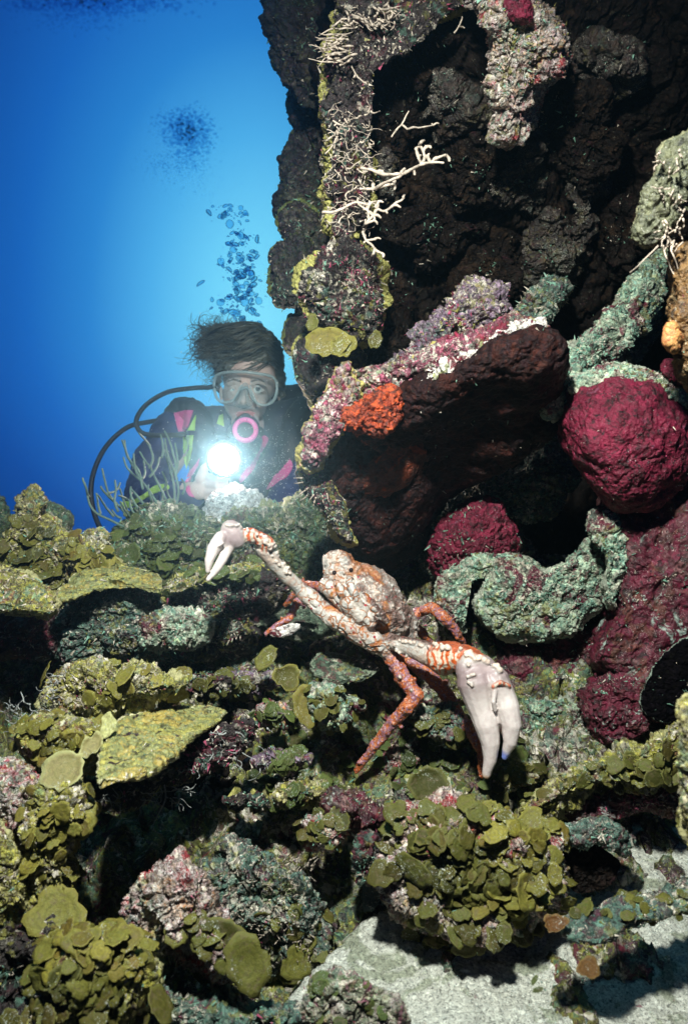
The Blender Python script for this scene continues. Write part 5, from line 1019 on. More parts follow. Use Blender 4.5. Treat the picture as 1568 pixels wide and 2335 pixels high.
def crab_mat():
    m, t, b, out = new_mat('crab_shell')
    co = nd(t, 'ShaderNodeNewGeometry').outputs['Position']
    nA = noise(t, co, 45, 4, 0.6, 0.8); nB = noise(t, co, 140, 4, 0.65, 1.0); nC = noise(t, co, 420, 3, 0.6, 0.5)
    white = mixc(t, thresh(t, nA, 0.35, 0.65), (0.56, 0.50, 0.43), (0.38, 0.38, 0.35))
    # thin orange sutures
    dco = nd(t, 'ShaderNodeVectorMath', {0: co, 1: nd(t, 'ShaderNodeVectorMath', {0: nd(t, 'ShaderNodeTexNoise', {0: co, 2: 60.0}).outputs[1], 1: (0.022, 0.022, 0.022)}, operation='MULTIPLY').outputs[0]}, operation='ADD').outputs[0]
    vd = voro(t, dco, 62, 'DISTANCE_TO_EDGE')
    vein = mth(t, 'SUBTRACT', 1.0, thresh(t, vd, 0.02, 0.10))
    body = mth(t, 'ADD', mth(t, 'ADD', attr(t, 'body'), mth(t, 'MULTIPLY', attr(t, 'arm'), 0.35)), mth(t, 'MULTIPLY', attr(t, 'shell'), 0.6), True)
    vein = mth(t, 'MULTIPLY', vein, mth(t, 'MULTIPLY', body, thresh(t, nA, 0.40, 0.50)))
    col = mixc(t, vein, white, (0.34, 0.11, 0.025))
    # brown speckled dorsal side of shell and arms
    dn = mth(t, 'ADD', attr(t, 'dorsal'), mth(t, 'MULTIPLY', mth(t, 'SUBTRACT', nB, 0.5), 1.0))
    dn = mth(t, 'ADD', mth(t, 'ADD', mth(t, 'MULTIPLY', dn, 0.55), mth(t, 'MULTIPLY', attr(t, 'topside'), 0.75)), mth(t, 'MULTIPLY', attr(t, 'arm'), 0.10))
    brown = ramp(t, nC, [(0.36, (0.02, 0.012, 0.010)), (0.47, (0.09, 0.055, 0.042)), (0.55, (0.17, 0.125, 0.11)), (0.62, (0.16, 0.03, 0.02)), (0.70, (0.34, 0.26, 0.22))])
    armbody = mth(t, 'ADD', mth(t, 'ADD', attr(t, 'arm'), body), mth(t, 'MULTIPLY', attr(t, 'carpus'), 0.7), True)
    col = mixc(t, mth(t, 'MULTIPLY', thresh(t, dn, 0.38, 0.60), armbody), col, brown)
    # red dots and a rusty patch on the face
    rd = voro(t, co, 75); col = mixc(t, mth(t, 'MULTIPLY', mth(t, 'LESS_THAN', rd, 0.15), body), col, (0.28, 0.01, 0.02))
    op = noise(t, co, 20, 3, 0.5, 0.8); col = mixc(t, mth(t, 'MULTIPLY', thresh(t, op, 0.53, 0.60), body), col, mixc(t, thresh(t, nB, 0.4, 0.6), (0.40, 0.15, 0.02), (0.30, 0.08, 0.03)))
    # orange / white wrist
    wv = nd(t, 'ShaderNodeTexWave', {0: co, 1: 42.0, 2: 9.0, 3: 3.0, 4: 1.6}); 
    orange = mixc(t, thresh(t, wv.outputs[1], 0.30, 0.62), (0.56, 0.10, 0.015), (0.62, 0.52, 0.40))
    orange = mixc(t, thresh(t, attr(t, 'dorsal'), 0.35, 0.75), orange, mixc(t, thresh(t, nB, 0.4, 0.6), (0.45, 0.10, 0.03), (0.24, 0.06, 0.03)))
    col = mixc(t, thresh(t, attr(t, 'carpus'), 0.25, 0.6), col, orange)
    # grey mauve palm
    col = mixc(t, thresh(t, attr(t, 'palm'), 0.15, 0.80), col, mixc(t, thresh(t, nA, 0.3, 0.7), (0.26, 0.195, 0.195), (0.35, 0.27, 0.265)))
    col = mixc(t, thresh(t, mth(t, 'ADD', attr(t, 'finger'), mth(t, 'MULTIPLY', mth(t, 'SUBTRACT', nA, 0.5), 0.5)), 0.0, 0.95), col, mixc(t, thresh(t, nB, 0.3, 0.7), (0.74, 0.68, 0.63), (0.62, 0.53, 0.50)))
    # mottled walking legs
    lg = ramp(t, mth(t, 'ADD', mth(t, 'MULTIPLY', nA, 0.35), mth(t, 'MULTIPLY', nB, 0.65)), [(0.38, (0.07, 0.008, 0.012)), (0.43, (0.42, 0.08, 0.02)), (0.48, (0.50, 0.16, 0.05)), (0.52, (0.20, 0.05, 0.03)), (0.56, (0.30, 0.18, 0.28)), (0.61, (0.36, 0.09, 0.03)), (0.66, (0.10, 0.03, 0.03))])
    lg = mixc(t, thresh(t, nC, 0.60, 0.66), lg, (0.62, 0.52, 0.45))
    col = mixc(t, thresh(t, attr(t, 'leg'), 0.3, 0.7), col, lg)
    # pale knobs, tips
    col = mixc(t, thresh(t, attr(t, 'knob'), 0.58, 0.82), col, mixc(t, mth(t, 'MULTIPLY', thresh(t, nA, 0.42, 0.52), body), (0.66, 0.52, 0.42), (0.30, 0.13, 0.07)))
    col = mixc(t, thresh(t, attr(t, 'bluetip'), 0.35, 0.7), col, (0.20, 0.26, 0.62))
    col = mixc(t, thresh(t, attr(t, 'tantip'), 0.3, 0.6), col, (0.50, 0.30, 0.12))
    t.links.new(col, b.inputs['Base Color'])
    b.inputs['Roughness'].default_value = 0.42; b.inputs['Specular IOR Level'].default_value = 0.5
    b.inputs['Subsurface Weight'].default_value = 0.0
    hb = mth(t, 'ADD', mth(t, 'MULTIPLY', nB, mth(t, 'SUBTRACT', 1.0, mth(t, 'ADD', attr(t, 'palm'), attr(t, 'finger'), True))), mth(t, 'MULTIPLY', nC, 0.25))
    hb = mth(t, 'SUBTRACT', hb, mth(t, 'MULTIPLY', vein, 0.8))
    bp = nd(t, 'ShaderNodeBump', {'Height': hb, 'Strength': 0.6, 'Distance': 0.0016})
    t.links.new(bp.outputs[0], b.inputs['Normal'])
    return m
M['crab'] = crab_mat()
M['crabeye'] = plain_mat('crab_eye', (0.02, 0.01, 0.01), 0.15)
build_crab()
# ---------------------------------------------------------------- the diver
DD = 2.0
def D(x, y, dd=0.0): return np.array(P(x, y, DD + dd))
kd = K * DD
def vd_(dx, dy, dz=0): return np.array([dx * kd, dz * kd, -dy * kd])
z8 = lambda L: [(408.6 + a * .2048, 700.5 + b * .2048) for a, b in L]

M['skin'], _t, _b, _ = new_mat('skin')
_co = nd(_t, 'ShaderNodeTexCoord').outputs['Object']
_c = mixc(_t, thresh(_t, noise(_t, _co, 30, 3), 0.35, 0.65), (0.50, 0.37, 0.33), (0.58, 0.45, 0.40))
_c = mixc(_t, thresh(_t, attr(_t, 'lip'), 0.3, 0.7), _c, (0.42, 0.14, 0.13))
_c = mixc(_t, thresh(_t, attr(_t, 'brow'), 0.35, 0.65), _c, (0.10, 0.06, 0.04))
_t.links.new(_c, _b.inputs['Base Color']); _b.inputs['Roughness'].default_value = 0.5
M['suit'] = plain_mat('neoprene', (0.008, 0.010, 0.028), 0.6, 0.4, 30, 0.4, 900, 0.3)
M['sleeve'] = plain_mat('blue_neoprene', (0.012, 0.014, 0.10), 0.6, 0.4, 20, 0.4, 900, 0.3)
M['vestm'] = plain_mat('vest_nylon', (0.010, 0.012, 0.022), 0.5, 0.4, 40, 0.5, 500, 0.4)
M['pinkm'] = plain_mat('pink_fabric', (0.62, 0.08, 0.30), 0.55, 0.12, 60, 0.4, 900)
M['limem'] = plain_mat('lime_fabric', (0.38, 0.62, 0.10), 0.55, 0.12, 60, 0.4, 900)
M['rubber'] = plain_mat('black_rubber', (0.006, 0.007, 0.009), 0.6, 0.3, 60)
M['pinkplastic'] = plain_mat('pink_plastic', (0.75, 0.12, 0.42), 0.35, 0.08, 60)
M['hairm'] = plain_mat('hair', (0.10, 0.105, 0.080), 0.45, 0.7, 40)
M['eyew'] = plain_mat('eye_white', (0.72, 0.72, 0.70), 0.15, 0.05)
M['irism'] = plain_mat('iris', (0.10, 0.16, 0.17), 0.15, 0.3, 400)
M['pupilm'] = plain_mat('pupil', (0.004, 0.004, 0.004), 0.1)
M['tankm'] = plain_mat('tank_paint', (0.35, 0.35, 0.33), 0.4, 0.2)
def clear_mat(name, col, alpha, rough=0.25):
    m, t, b, out = new_mat(name)
    b.inputs['Base Color'].default_value = c4(col); b.inputs['Roughness'].default_value = rough
    tr = nd(t, 'ShaderNodeBsdfTransparent'); tr.inputs[0].default_value = (0.92, 0.97, 0.98, 1)
    lw = nd(t, 'ShaderNodeLayerWeight'); lw.inputs[0].default_value = 0.35
    f = mth(t, 'ADD', mth(t, 'MULTIPLY', lw.outputs[1], 0.45), alpha, True)
    mx = nd(t, 'ShaderNodeMixShader', {0: f, 1: tr.outputs[0], 2: b.outputs[0]})
    t.links.new(mx.outputs[0], out.inputs[0]); return m
M['silicone'] = clear_mat('clear_silicone', (0.40, 0.52, 0.54), 0.42)
M['skirt'] = clear_mat('clear_skirt', (0.36, 0.47, 0.49), 0.10)
M['glass'] = clear_mat('mask_glass', (0.55, 0.62, 0.66), 0.03, 0.03)

def strip(pts, d, w):
    q = px_line(pts, d, 6); return tube_mesh([q], [w], 8)
def mk(name, VF, mat, parent, smooth=True):
    me = mesh_from(name, VF[0], VF[1], smooth); return obj(name, me, mat, parent)

person = empty('person', D(560, 1100, 0.05), 'diver in dark blue suit and clear mask, hair floating, holding a torch behind the crest', 'person')
# body: head, neck, trunk, arms, hands and legs in one surface
b = Buf()
HX, HY = 560, 872
b.ell(D(572, 855, 0.055), vd_(66, 0), vd_(0, -78, 0), vd_(0, 0, 80), 'skin', (28, 18))           # skull
b.ell(D(560, 905, 0.01), vd_(52, 0), vd_(0, -66, 0), vd_(0, 0, 58), 'skin', (24, 16))            # face
b.ell(D(559, 965, -0.005), vd_(32, 0), vd_(0, -32, 0), vd_(0, 0, 40), 'skin')                  # jaw, chin
b.ell(D(531, 915, -0.012), vd_(19, 0), vd_(0, -22, 0), vd_(0, 0, 22), 'skin')                  # cheeks
b.ell(D(589, 917, -0.012), vd_(19, 0), vd_(0, -22, 0), vd_(0, 0, 22), 'skin')
b.chain([D(560, 882, -0.050), D(557, 902, -0.062), D(555, 917, -0.074)], [4.6 * kd, 5.2 * kd, 7.5 * kd], 'skin')      # nose
b.sph(D(547, 921, -0.060), 5.0 * kd, 'skin'); b.sph(D(564, 922, -0.060), 5.0 * kd, 'skin')
b.chain([D(519, 876, -0.040), D(534, 871, -0.050), D(550, 877, -0.051)], [4 * kd, 4.5 * kd, 4 * kd], 'skin')  # brow ridge
b.chain([D(571, 877, -0.051), D(587, 871, -0.050), D(603, 877, -0.040)], [4 * kd, 4.5 * kd, 4 * kd], 'skin')
b.chain([D(520, 868.5, -0.045), D(533, 864.5, -0.054), D(550, 869, -0.055)], [1.8 * kd, 2.3 * kd, 2.0 * kd], 'brow')
b.chain([D(573, 869, -0.055), D(588, 864.5, -0.054), D(602, 869.5, -0.045)], [2.0 * kd, 2.3 * kd, 1.8 * kd], 'brow')
b.chain([D(538, 943, -0.052), D(551, 939.5, -0.061), D(558, 941, -0.063), D(566, 939.5, -0.061), D(580, 943, -0.052)], [2.8 * kd, 4.2 * kd, 4 * kd, 4.2 * kd, 2.8 * kd], 'lip')
b.chain([D(541, 949, -0.052), D(558, 953, -0.061), D(577, 949, -0.052)], [3 * kd, 4.6 * kd, 3 * kd], 'lip')
for ex in (534, 586):                                                                                  # lids
    b.chain([D(ex - 14, 890, -0.037), D(ex - 7, 883.5, -0.049), D(ex + 2, 881.5, -0.052), D(ex + 9, 884, -0.049), D(ex + 14, 890.5, -0.039)], [1.9 * kd] * 5, 'skin')
    b.chain([D(ex - 13, 892, -0.037), D(ex - 4, 896.5, -0.049), D(ex + 5, 896.5, -0.049), D(ex + 13, 892, -0.039)], [1.7 * kd] * 4, 'skin')
b.ell(D(636, 898, 0.05), vd_(5, 0), vd_(0, -17), vd_(0, 0, 12), 'skin')                                # ears
b.ell(D(505, 898, 0.05), vd_(5, 0), vd_(0, -17), vd_(0, 0, 12), 'skin')
b.chain([D(565, 960, 0.05), D(568, 1030, 0.09)], [38 * kd, 42 * kd], 'skin')
b.ell(D(570, 1110, 0.12), vd_(112, 0), vd_(0, -100), vd_(0, 0, 66), 'skin', (24, 16))
b.ell(D(572, 1240, 0.16), vd_(92, 0), vd_(0, -90), vd_(0, 0, 62), 'skin', (24, 16))
b.chain([D(540, 1300, 0.25), D(535, 1330, 0.68), D(540, 1330, 1.05), D(540, 1370, 1.15)], [58 * kd, 48 * kd, 36 * kd, 26 * kd], 'skin')
b.chain([D(612, 1300, 0.25), D(615, 1340, 0.68), D(615, 1345, 1.05), D(615, 1385, 1.15)], [58 * kd, 48 * kd, 36 * kd, 26 * kd], 'skin')
b.chain([D(430, 985, 0.10), D(330, 1130, 0.04), D(440, 1122, -0.11)], [38 * kd, 32 * kd, 22 * kd], 'skin')
b.chain([D(700, 985, 0.10), D(690, 1130, 0.02), D(600, 1190, -0.10)], [38 * kd, 32 * kd, 22 * kd], 'skin')
# right hand closed on the torch grip, left hand below
def hand(wx, wy, wd, gx, gy, gd):
    b.ell(D(wx, wy, wd), vd_(27, -4), vd_(3, -26), vd_(0, 0, 13), 'skin')
    for k, (oy, rr_, ex) in enumerate(((-24, 8.6, 44), (-7, 9.0, 48), (10, 8.6, 46), (26, 7.4, 38))):
        x0, y0 = wx + 12, wy + oy
        b.chain([D(x0, y0, wd - 0.008), D(x0 + ex * 0.45, y0 + 1, wd - 0.030), D(x0 + ex * 0.92, y0 + 4, wd - 0.022), D(x0 + ex * 0.80, y0 + 6, wd + 0.004)], [rr_ * kd, rr_ * kd * 0.96, rr_ * kd * 0.86, rr_ * kd * 0.72], 'skin')
    b.chain([D(wx - 6, wy - 20, wd - 0.008), D(wx + 4, wy - 44, wd - 0.016), D(wx + 24, wy - 56, wd - 0.012)], [11 * kd, 9.6 * kd, 8 * kd], 'skin')
hand(462, 1112, -0.13, 0, 0, 0)
hand(560, 1190, -0.12, 0, 0, 0)
me, V, N = b.mesh('body', 0.0026, 2, 0.5)
R = b.regions(V, ['skin', 'lip', 'brow'], 0.0015)
for k_ in ('lip', 'brow'): add_attr(me, k_, R[k_])
me.polygons.foreach_set('use_smooth', np.ones(len(me.polygons), bool))
body = obj('body', me, M['skin'], person)
for ex in (534, 586):
    e = Buf().sph(D(ex, 889, -0.0365), 11.2 * kd, None, (20, 14)); eye = mk('eye', (np.vstack(e.V), e.F), M['eyew'], person)
    def disc_on(name, r, off, mat, par):
        c = D(ex, 889, -0.0365); n = np.array([0.30, -1.0, 0.06]); n /= np.linalg.norm(n)
        u = np.cross(n, [0, 0, 1.0]); u /= np.linalg.norm(u); v = np.cross(u, n)
        Vv = []; Ff = []; R0 = 11.2 * kd
        for i in range(5):
            q = r * i / 4
            for j in range(16):
                a = 2 * math.pi * j / 16
                Vv.append(c + n * (math.sqrt(max(R0 * R0 - q * q, 0)) + off) + (u * math.cos(a) + v * math.sin(a)) * q)
        for i in range(4):
            for j in range(16):
                Ff.append([i * 16 + j, i * 16 + (j + 1) % 16, (i + 1) * 16 + (j + 1) % 16, (i + 1) * 16 + j])
        o_ = bpy.data.objects.new(name, mesh_from(name, np.array(Vv), Ff)); COL.objects.link(o_); o_.data.materials.append(mat)
        o_.data.transform(Matrix.Translation(-(person.location))); o_.parent = par
        o_.location = (0, 0, 0)
        return o_
    disc_on('iris', 5.6 * kd, 0.0004, M['irism'], eye); disc_on('pupil', 2.4 * kd, 0.0008, M['pupilm'], eye)
# suit
b = Buf()
b.chain([D(566, 1000, 0.075), D(568, 1040, 0.10)], [50 * kd, 62 * kd])
b.ell(D(570, 1110, 0.12), vd_(128, 0), vd_(0, -118), vd_(0, 0, 76), None, (28, 18))
b.ell(D(572, 1240, 0.16), vd_(102, 0), vd_(0, -100), vd_(0, 0, 70), None, (24, 16))
b.chain([D(430, 965, 0.10), D(560, 985, 0.12), D(690, 955, 0.10)], [46 * kd, 56 * kd, 52 * kd])
b.chain([D(540, 1300, 0.25), D(535, 1330, 0.68), D(540, 1330, 1.05)], [66 * kd, 56 * kd, 44 * kd])
b.chain([D(612, 1300, 0.25), D(615, 1340, 0.68), D(615, 1345, 1.05)], [66 * kd, 56 * kd, 44 * kd])
me, V, N = b.mesh('wetsuit', 0.006, 4)
setV(me, V + N * (fbm(V, 14, 4, 0.6) * 0.006)[:, None])
suit = obj('wetsuit', me, M['suit'], person)
b = Buf()
b.chain([D(398, 985, 0.085), D(352, 1065, 0.06), D(334, 1128, 0.03)], [52 * kd, 52 * kd, 50 * kd])
b.chain([D(334, 1128, 0.03), D(385, 1140, -0.05), D(442, 1128, -0.11)], [48 * kd, 40 * kd, 27 * kd])
me, V, N = b.mesh('sleeve', 0.004, 3); setV(me, V + N * (fbm(V, 18, 4, 0.6) * 0.007)[:, None]); sl1 = obj('sleeve', me, M['sleeve'], person)
b = Buf()
b.chain([D(705, 975, 0.09), D(690, 1060, 0.05), D(672, 1110, 0.0)], [50 * kd, 50 * kd, 44 * kd])
b.chain([D(672, 1110, 0.0), D(640, 1150, -0.05), D(590, 1185, -0.09)], [44 * kd, 36 * kd, 28 * kd])
me, V, N = b.mesh('sleeve', 0.004, 3); setV(me, V + N * (fbm(V, 18, 4, 0.6, off=9) * 0.007)[:, None]); sl2 = obj('sleeve', me, M['sleeve'], person)
# buoyancy vest
b = Buf()
b.chain([D(396, 945, 0.08), D(412, 925, 0.07), D(446, 940, 0.05), D(462, 1000, 0.02), D(470, 1080, 0.03), D(480, 1160, 0.06)], [26 * kd, 24 * kd, 30 * kd, 34 * kd, 40 * kd, 40 * kd])
b.chain([D(700, 925, 0.08), D(676, 950, 0.05), D(665, 1020, 0.02), D(650, 1100, 0.03), D(640, 1170, 0.06)], [28 * kd, 30 * kd, 34 * kd, 40 * kd, 40 * kd])
b.chain([D(460, 1060, 0.02), D(560, 1090, 0.02), D(640, 1070, 0.02)], [20 * kd, 22 * kd, 20 * kd])
b.chain([D(640, 905, 0.12), D(700, 898, 0.12)], [26 * kd, 26 * kd])
me, V, N = b.mesh('vest', 0.005, 4); setV(me, V + N * (fbm(V, 22, 4, 0.6, off=4) * 0.006)[:, None])
vest = obj('buoyancy_vest', me, M['vestm'], person)
b = Buf().chain([D(600, 935, 0.36), D(610, 1220, 0.42)], [84 * kd, 84 * kd], None, 28)
mk('air_tank', (np.vstack(b.V), b.F), M['tankm'], person)
# coloured panels lying on suit and vest
def world_tris(objs):
    Vs, Fs, n = [], [], 0
    for o_ in objs:
        off = o_.location + (o_.parent.location if o_.parent else Vector((0, 0, 0)))
        Vs += [v.co + off for v in o_.data.vertices]; Fs += [[i + n for i in p.vertices] for p in o_.data.polygons]; n = len(Vs)
    return BVHTree.FromPolygons(Vs, Fs)
bvh = world_tris([suit, sl1, sl2, vest])
def panel(name, pts, mat, parent=person, off=0.003):
    c = closed_curve(pts, 64) if len(pts) > 6 else np.array(sum([[tuple(np.array(pts[i]) + (np.array(pts[(i + 1) % len(pts)]) - np.array(pts[i])) * t) for t in np.linspace(0, 1, 12, endpoint=False)] for i in range(len(pts))], []))
    bm = bmesh.new(); vs = [bm.verts.new((x, y, 0)) for x, y in c]
    bm.faces.new(vs); bmesh.ops.triangulate(bm, faces=bm.faces[:])
    for _ in range(3): bmesh.ops.subdivide_edges(bm, edges=[e for e in bm.edges if e.calc_length() > 5], cuts=1, use_grid_fill=False); bmesh.ops.triangulate(bm, faces=bm.faces[:])
    last = 2.0; dd = []
    for v in bm.verts:
        d = P(v.co.x, v.co.y, 1.0).normalized(); h = bvh.ray_cast(Vector((0, 0, 0)), d)
        dd.append(h[0].y if h[0] else None)
    good = [x for x in dd if x]; mean = sum(good) / max(len(good), 1) if good else 2.0
    for v, y in zip(bm.verts, dd):
        y = y if y else mean
        v.co = P(v.co.x, v.co.y, y - off)
    me = bpy.data.meshes.new(name); bm.to_mesh(me); bm.free()
    o_ = obj(name, me, mat, parent); md = o_.modifiers.new('t', 'SOLIDIFY'); md.thickness = 0.004; md.offset = 0
    return o_
zz2 = lambda L: [(175.1 + a * .3723, 671.3 + b_ * .3723) for a, b_ in L]
panel('pink_panel', zz2([(595, 728), (660, 710), (714, 712), (690, 780), (662, 838), (622, 840)]), M['pinkm'])
panel('lime_panel', zz2([(730, 738), (722, 832), (682, 834)]), M['limem'])
panel('lime_panel', zz2([(655, 864), (713, 862), (705, 950), (690, 1010), (672, 1072), (655, 1000)]), M['limem'])
panel('lime_panel', zz2([(872, 742), (896, 735), (902, 808), (860, 792)]), M['limem'])
panel('pink_panel', zz2([(1128, 862), (1170, 888), (1122, 985), (1080, 1070), (1010, 1150), (1000, 1120), (1070, 1030), (1140, 905)]), M['pinkm'])
panel('pink_panel', zz2([(1300, 1008), (1322, 1050), (1290, 1110), (1240, 1140), (1165, 1196), (1195, 1140), (1225, 1098), (1270, 1098), (1305, 1060)]), M['pinkm'])
panel('lime_panel', zz2([(270, 1275), (340, 1262), (420, 1218), (480, 1175), (555, 1165), (560, 1192), (480, 1215), (400, 1262), (330, 1300), (285, 1310)]), M['limem'])
panel('pink_panel', zz2([(752, 1002), (742, 1050), (705, 1112), (672, 1120), (700, 1075), (728, 1040)]), M['pinkm'])
panel('pink_panel', zz2([(668, 1140), (700, 1118), (690, 1160), (700, 1210), (722, 1240), (690, 1232), (668, 1190)]), M['pinkm'])
# dive mask
mask = obj('dive_mask', mesh_from('dive_mask', *(lambda q: tube_mesh([q], [3.4 * kd], 10))(np.array([P(x, y, DD - 0.072 + 0.030 * ((x - 560) / 70) ** 2) for x, y in closed_curve(z8([(388, 880), (395, 810), (430, 752), (560, 722), (720, 722), (890, 742), (1010, 765), (1072, 812), (1088, 890), (1078, 975), (1035, 1055), (960, 1090), (880, 1078), (820, 1020), (790, 940), (755, 900), (700, 905), (660, 950), (620, 1020), (560, 1052), (470, 1055), (415, 1000)]), 90)] + [P(*z8([(388, 880)])[0], DD - 0.042)])[:-1])), M['silicone'], person)
def loft(A, B_):
    n = len(A); Vv = list(A) + list(B_); Ff = [[i, (i + 1) % n, n + (i + 1) % n, n + i] for i in range(n)]; return np.array(Vv), Ff
mo = closed_curve(z8([(388, 880), (395, 810), (430, 752), (560, 722), (720, 722), (890, 742), (1010, 765), (1072, 812), (1088, 890), (1078, 975), (1035, 1055), (960, 1090), (860, 1110), (720, 1125), (590, 1090), (470, 1062), (415, 1000)]), 80)
mc = mo.mean(0)
rowA = [P(x, y, DD - 0.068 + 0.030 * ((x - 560) / 70) ** 2) for x, y in mo]
rowB = [P(mc[0] + (x - mc[0]) * 1.03, mc[1] + (y - mc[1]) * 1.06, DD - 0.045 + 0.040 * ((x - 560) / 70) ** 2) for x, y in mo]
rowC = [P(mc[0] + (x - mc[0]) * 0.97, mc[1] + (y - mc[1]) * 1.02, DD - 0.020 + 0.045 * ((x - 560) / 70) ** 2) for x, y in mo]
A1, F1 = loft(rowA, rowB); A2, F2 = loft(rowB, rowC)
mk('skirt', (np.vstack([A1, A2]), F1 + [[i + len(A1) for i in f] for f in F2]), M['skirt'], mask).location -= mask.location - Vector((0, 0, 0)) if False else Vector((0, 0, 0))
def fix(o_):           # child of a part: geometry was laid out against the person's base
    o_.location = (0, 0, 0); o_.data.transform(Matrix.Translation(Vector(o_.parent.location))); o_.data.transform(Matrix.Translation(-person.location)); return o_
def sub(name, VF, mat, par):
    me = mesh_from(name, VF[0], VF[1]); o_ = bpy.data.objects.new(name, me); COL.objects.link(o_); me.materials.append(mat)
    me.transform(Matrix.Translation(-person.location)); o_.parent = par; return o_
bpy.data.objects.remove(bpy.data.objects['skirt'])
sub('skirt', (np.vstack([A1, A2]), F1 + [[i + len(A1) for i in f] for f in F2]), M['skirt'], mask)
lensL = z8([(432, 880), (436, 775), (545, 745), (650, 750), (690, 800), (672, 880), (640, 950), (600, 1000), (540, 1020), (460, 1005), (432, 950)])
lensR = z8([(790, 790), (880, 770), (985, 795), (1045, 830), (1050, 900), (1040, 980), (990, 1050), (920, 1060), (870, 1020), (830, 940), (800, 860)])
def lens(pts, tilt, base):
    c = closed_curve(pts, 48); m_ = c.mean(0); Vv = []; n = len(c)
    for q in (0, -0.0025):
        for x, y in c: Vv.append(P(x, y, base + tilt[0] * (x - m_[0]) + tilt[1] * (y - m_[1]) + q))
    Ff = [list(range(n)), list(range(n, 2 * n))[::-1]] + [[i, i + n, (i + 1) % n + n, (i + 1) % n] for i in range(n)]
    return np.array(Vv), Ff
o_ = sub('lens', lens(lensL, (0.00014, -0.00016), DD - 0.070), M['glass'], mask); o_.data.polygons.foreach_set('use_smooth', np.zeros(len(o_.data.polygons), bool))
o_ = sub('lens', lens(lensR, (0.00036, -0.00004), DD - 0.066), M['glass'], mask); o_.data.polygons.foreach_set('use_smooth', np.zeros(len(o_.data.polygons), bool))
b = Buf(); b.chain([D(559, 880, -0.072), D(556, 900, -0.082), D(555, 917, -0.088)], [8 * kd, 11 * kd, 15 * kd]); b.ell(D(555, 920, -0.078), vd_(22, 0), vd_(0, -11), vd_(0, 0, 12))
me, V, N = b.mesh('nose_pocket', 0.0022, 3); me.materials.append(M['skirt']); o_ = bpy.data.objects.new('nose_pocket', me); COL.objects.link(o_); me.transform(Matrix.Translation(-person.location)); o_.parent = mask
for pts in ([(700, 868), (670, 900), (655, 950), (610, 1020), (590, 1060)], [(790, 868), (805, 930), (830, 990), (860, 1060)]):
    sub('rib', tube_mesh([px_line(z8(pts), DD - 0.082, 5)], [2.2 * kd], 7), M['silicone'], mask)
sub('strap', tube_mesh([px_line([(630, 885, -0.03), (645, 888, 0.03), (650, 886, 0.09)], DD, 5)], [4 * kd], 8), M['rubber'], mask)
sub('strap', tube_mesh([px_line([(489, 884, -0.03), (496, 886, 0.03), (502, 884, 0.09)], DD, 5)], [4 * kd], 8), M['rubber'], mask)
# regulator second stage
def ring(cx, cy, d, r0, r1, th, n=48, nrm=(0.08, -1, 0.1)):
    c = np.array(P(cx, cy, d)); nn = np.array(nrm, float); nn /= np.linalg.norm(nn)
    u = np.cross(nn, [0, 0, 1.0]); u /= np.linalg.norm(u); v = np.cross(u, nn); Vv = []; Ff = []
    prof = [(r0, 0), (r0 * 1.03, th), ((r0 + r1) / 2, th * 1.25), (r1 * 0.96, th), (r1, th * 0.5), (r1, -th)] if r0 > 0 else [(0.0001, th), (r1 * 0.5, th * 1.05), (r1 * 0.9, th), (r1, th * 0.6), (r1, -th)]
    for r, h in prof:
        for k in range(n):
            a = 2 * math.pi * k / n; Vv.append(c + nn * h + (u * math.cos(a) + v * math.sin(a)) * r)
    m_ = len(prof)
    for i in range(m_ - 1):
        for k in range(n): Ff.append([i * n + k, i * n + (k + 1) % n, (i + 1) * n + (k + 1) % n, (i + 1) * n + k])
    if r0 > 0:
        for k in range(n): Ff.append([(m_ - 1) * n + k, (m_ - 1) * n + (k + 1) % n, (k + 1) % n, k])
    else: Ff.append(list(range((m_ - 1) * n, m_ * n)))
    return np.array(Vv), Ff
b = Buf(); b.ell(D(560, 975, -0.105), vd_(31, 0), vd_(0, -29), vd_(0, 0, 22)); b.chain([D(560, 955, -0.062), D(560, 970, -0.10)], [14 * kd, 22 * kd]); b.chain([D(530, 985, -0.09), D(590, 985, -0.09)], [13 * kd, 13 * kd])
me, V, N = b.mesh('regulator', 0.003, 2); reg = obj('regulator', me, M['rubber'], person)
sub('cover_ring', ring(559.5, 981, DD - 0.135, 17 * kd, 27.5 * kd, 0.006), M['pinkplastic'], reg)
sub('purge_button', ring(559.5, 981, DD - 0.132, 0, 17.2 * kd, 0.003), M['rubber'], reg)
for a_ in (-0.55, 0.15, 1.5, 3.0, 4.4):
    x_, y_ = 559.5 + 22.5 * math.sin(a_), 981 - 22.5 * math.cos(a_); x2_, y2_ = 559.5 + 26 * math.sin(a_), 981 - 26 * math.cos(a_)
    sub('slot', tube_mesh([px_line([(x_, y_), (x2_, y2_)], DD - 0.1428, 3)], [0.9 * kd], 6), M['rubber'], reg)
h1 = [(560, 962, .06), (500, 890, .10), (470, 884, .10), (430, 886, .08), (380, 895, .06), (335, 922, .04), (312, 955, .02), (318, 982, .02), (345, 992, .02), (400, 992, .02), (470, 990, .02), (520, 1000, .0)]
h2 = [(520, 940, .14), (450, 945, .12), (392, 955, .08), (340, 962, .06), (290, 975, .03), (245, 1015, .0), (218, 1065, -.03), (208, 1115, -.05), (214, 1165, -.05), (232, 1210, -.04), (262, 1250, .0), (330, 1290, .05)]
for h_ in (h1, h2):
    q = np.array([P(x, y, DD + z) for x, y, z in open_curve(h_, 8)])
    mk('hose', tube_mesh([q], [5.6 * kd], 12), M['rubber'], person)
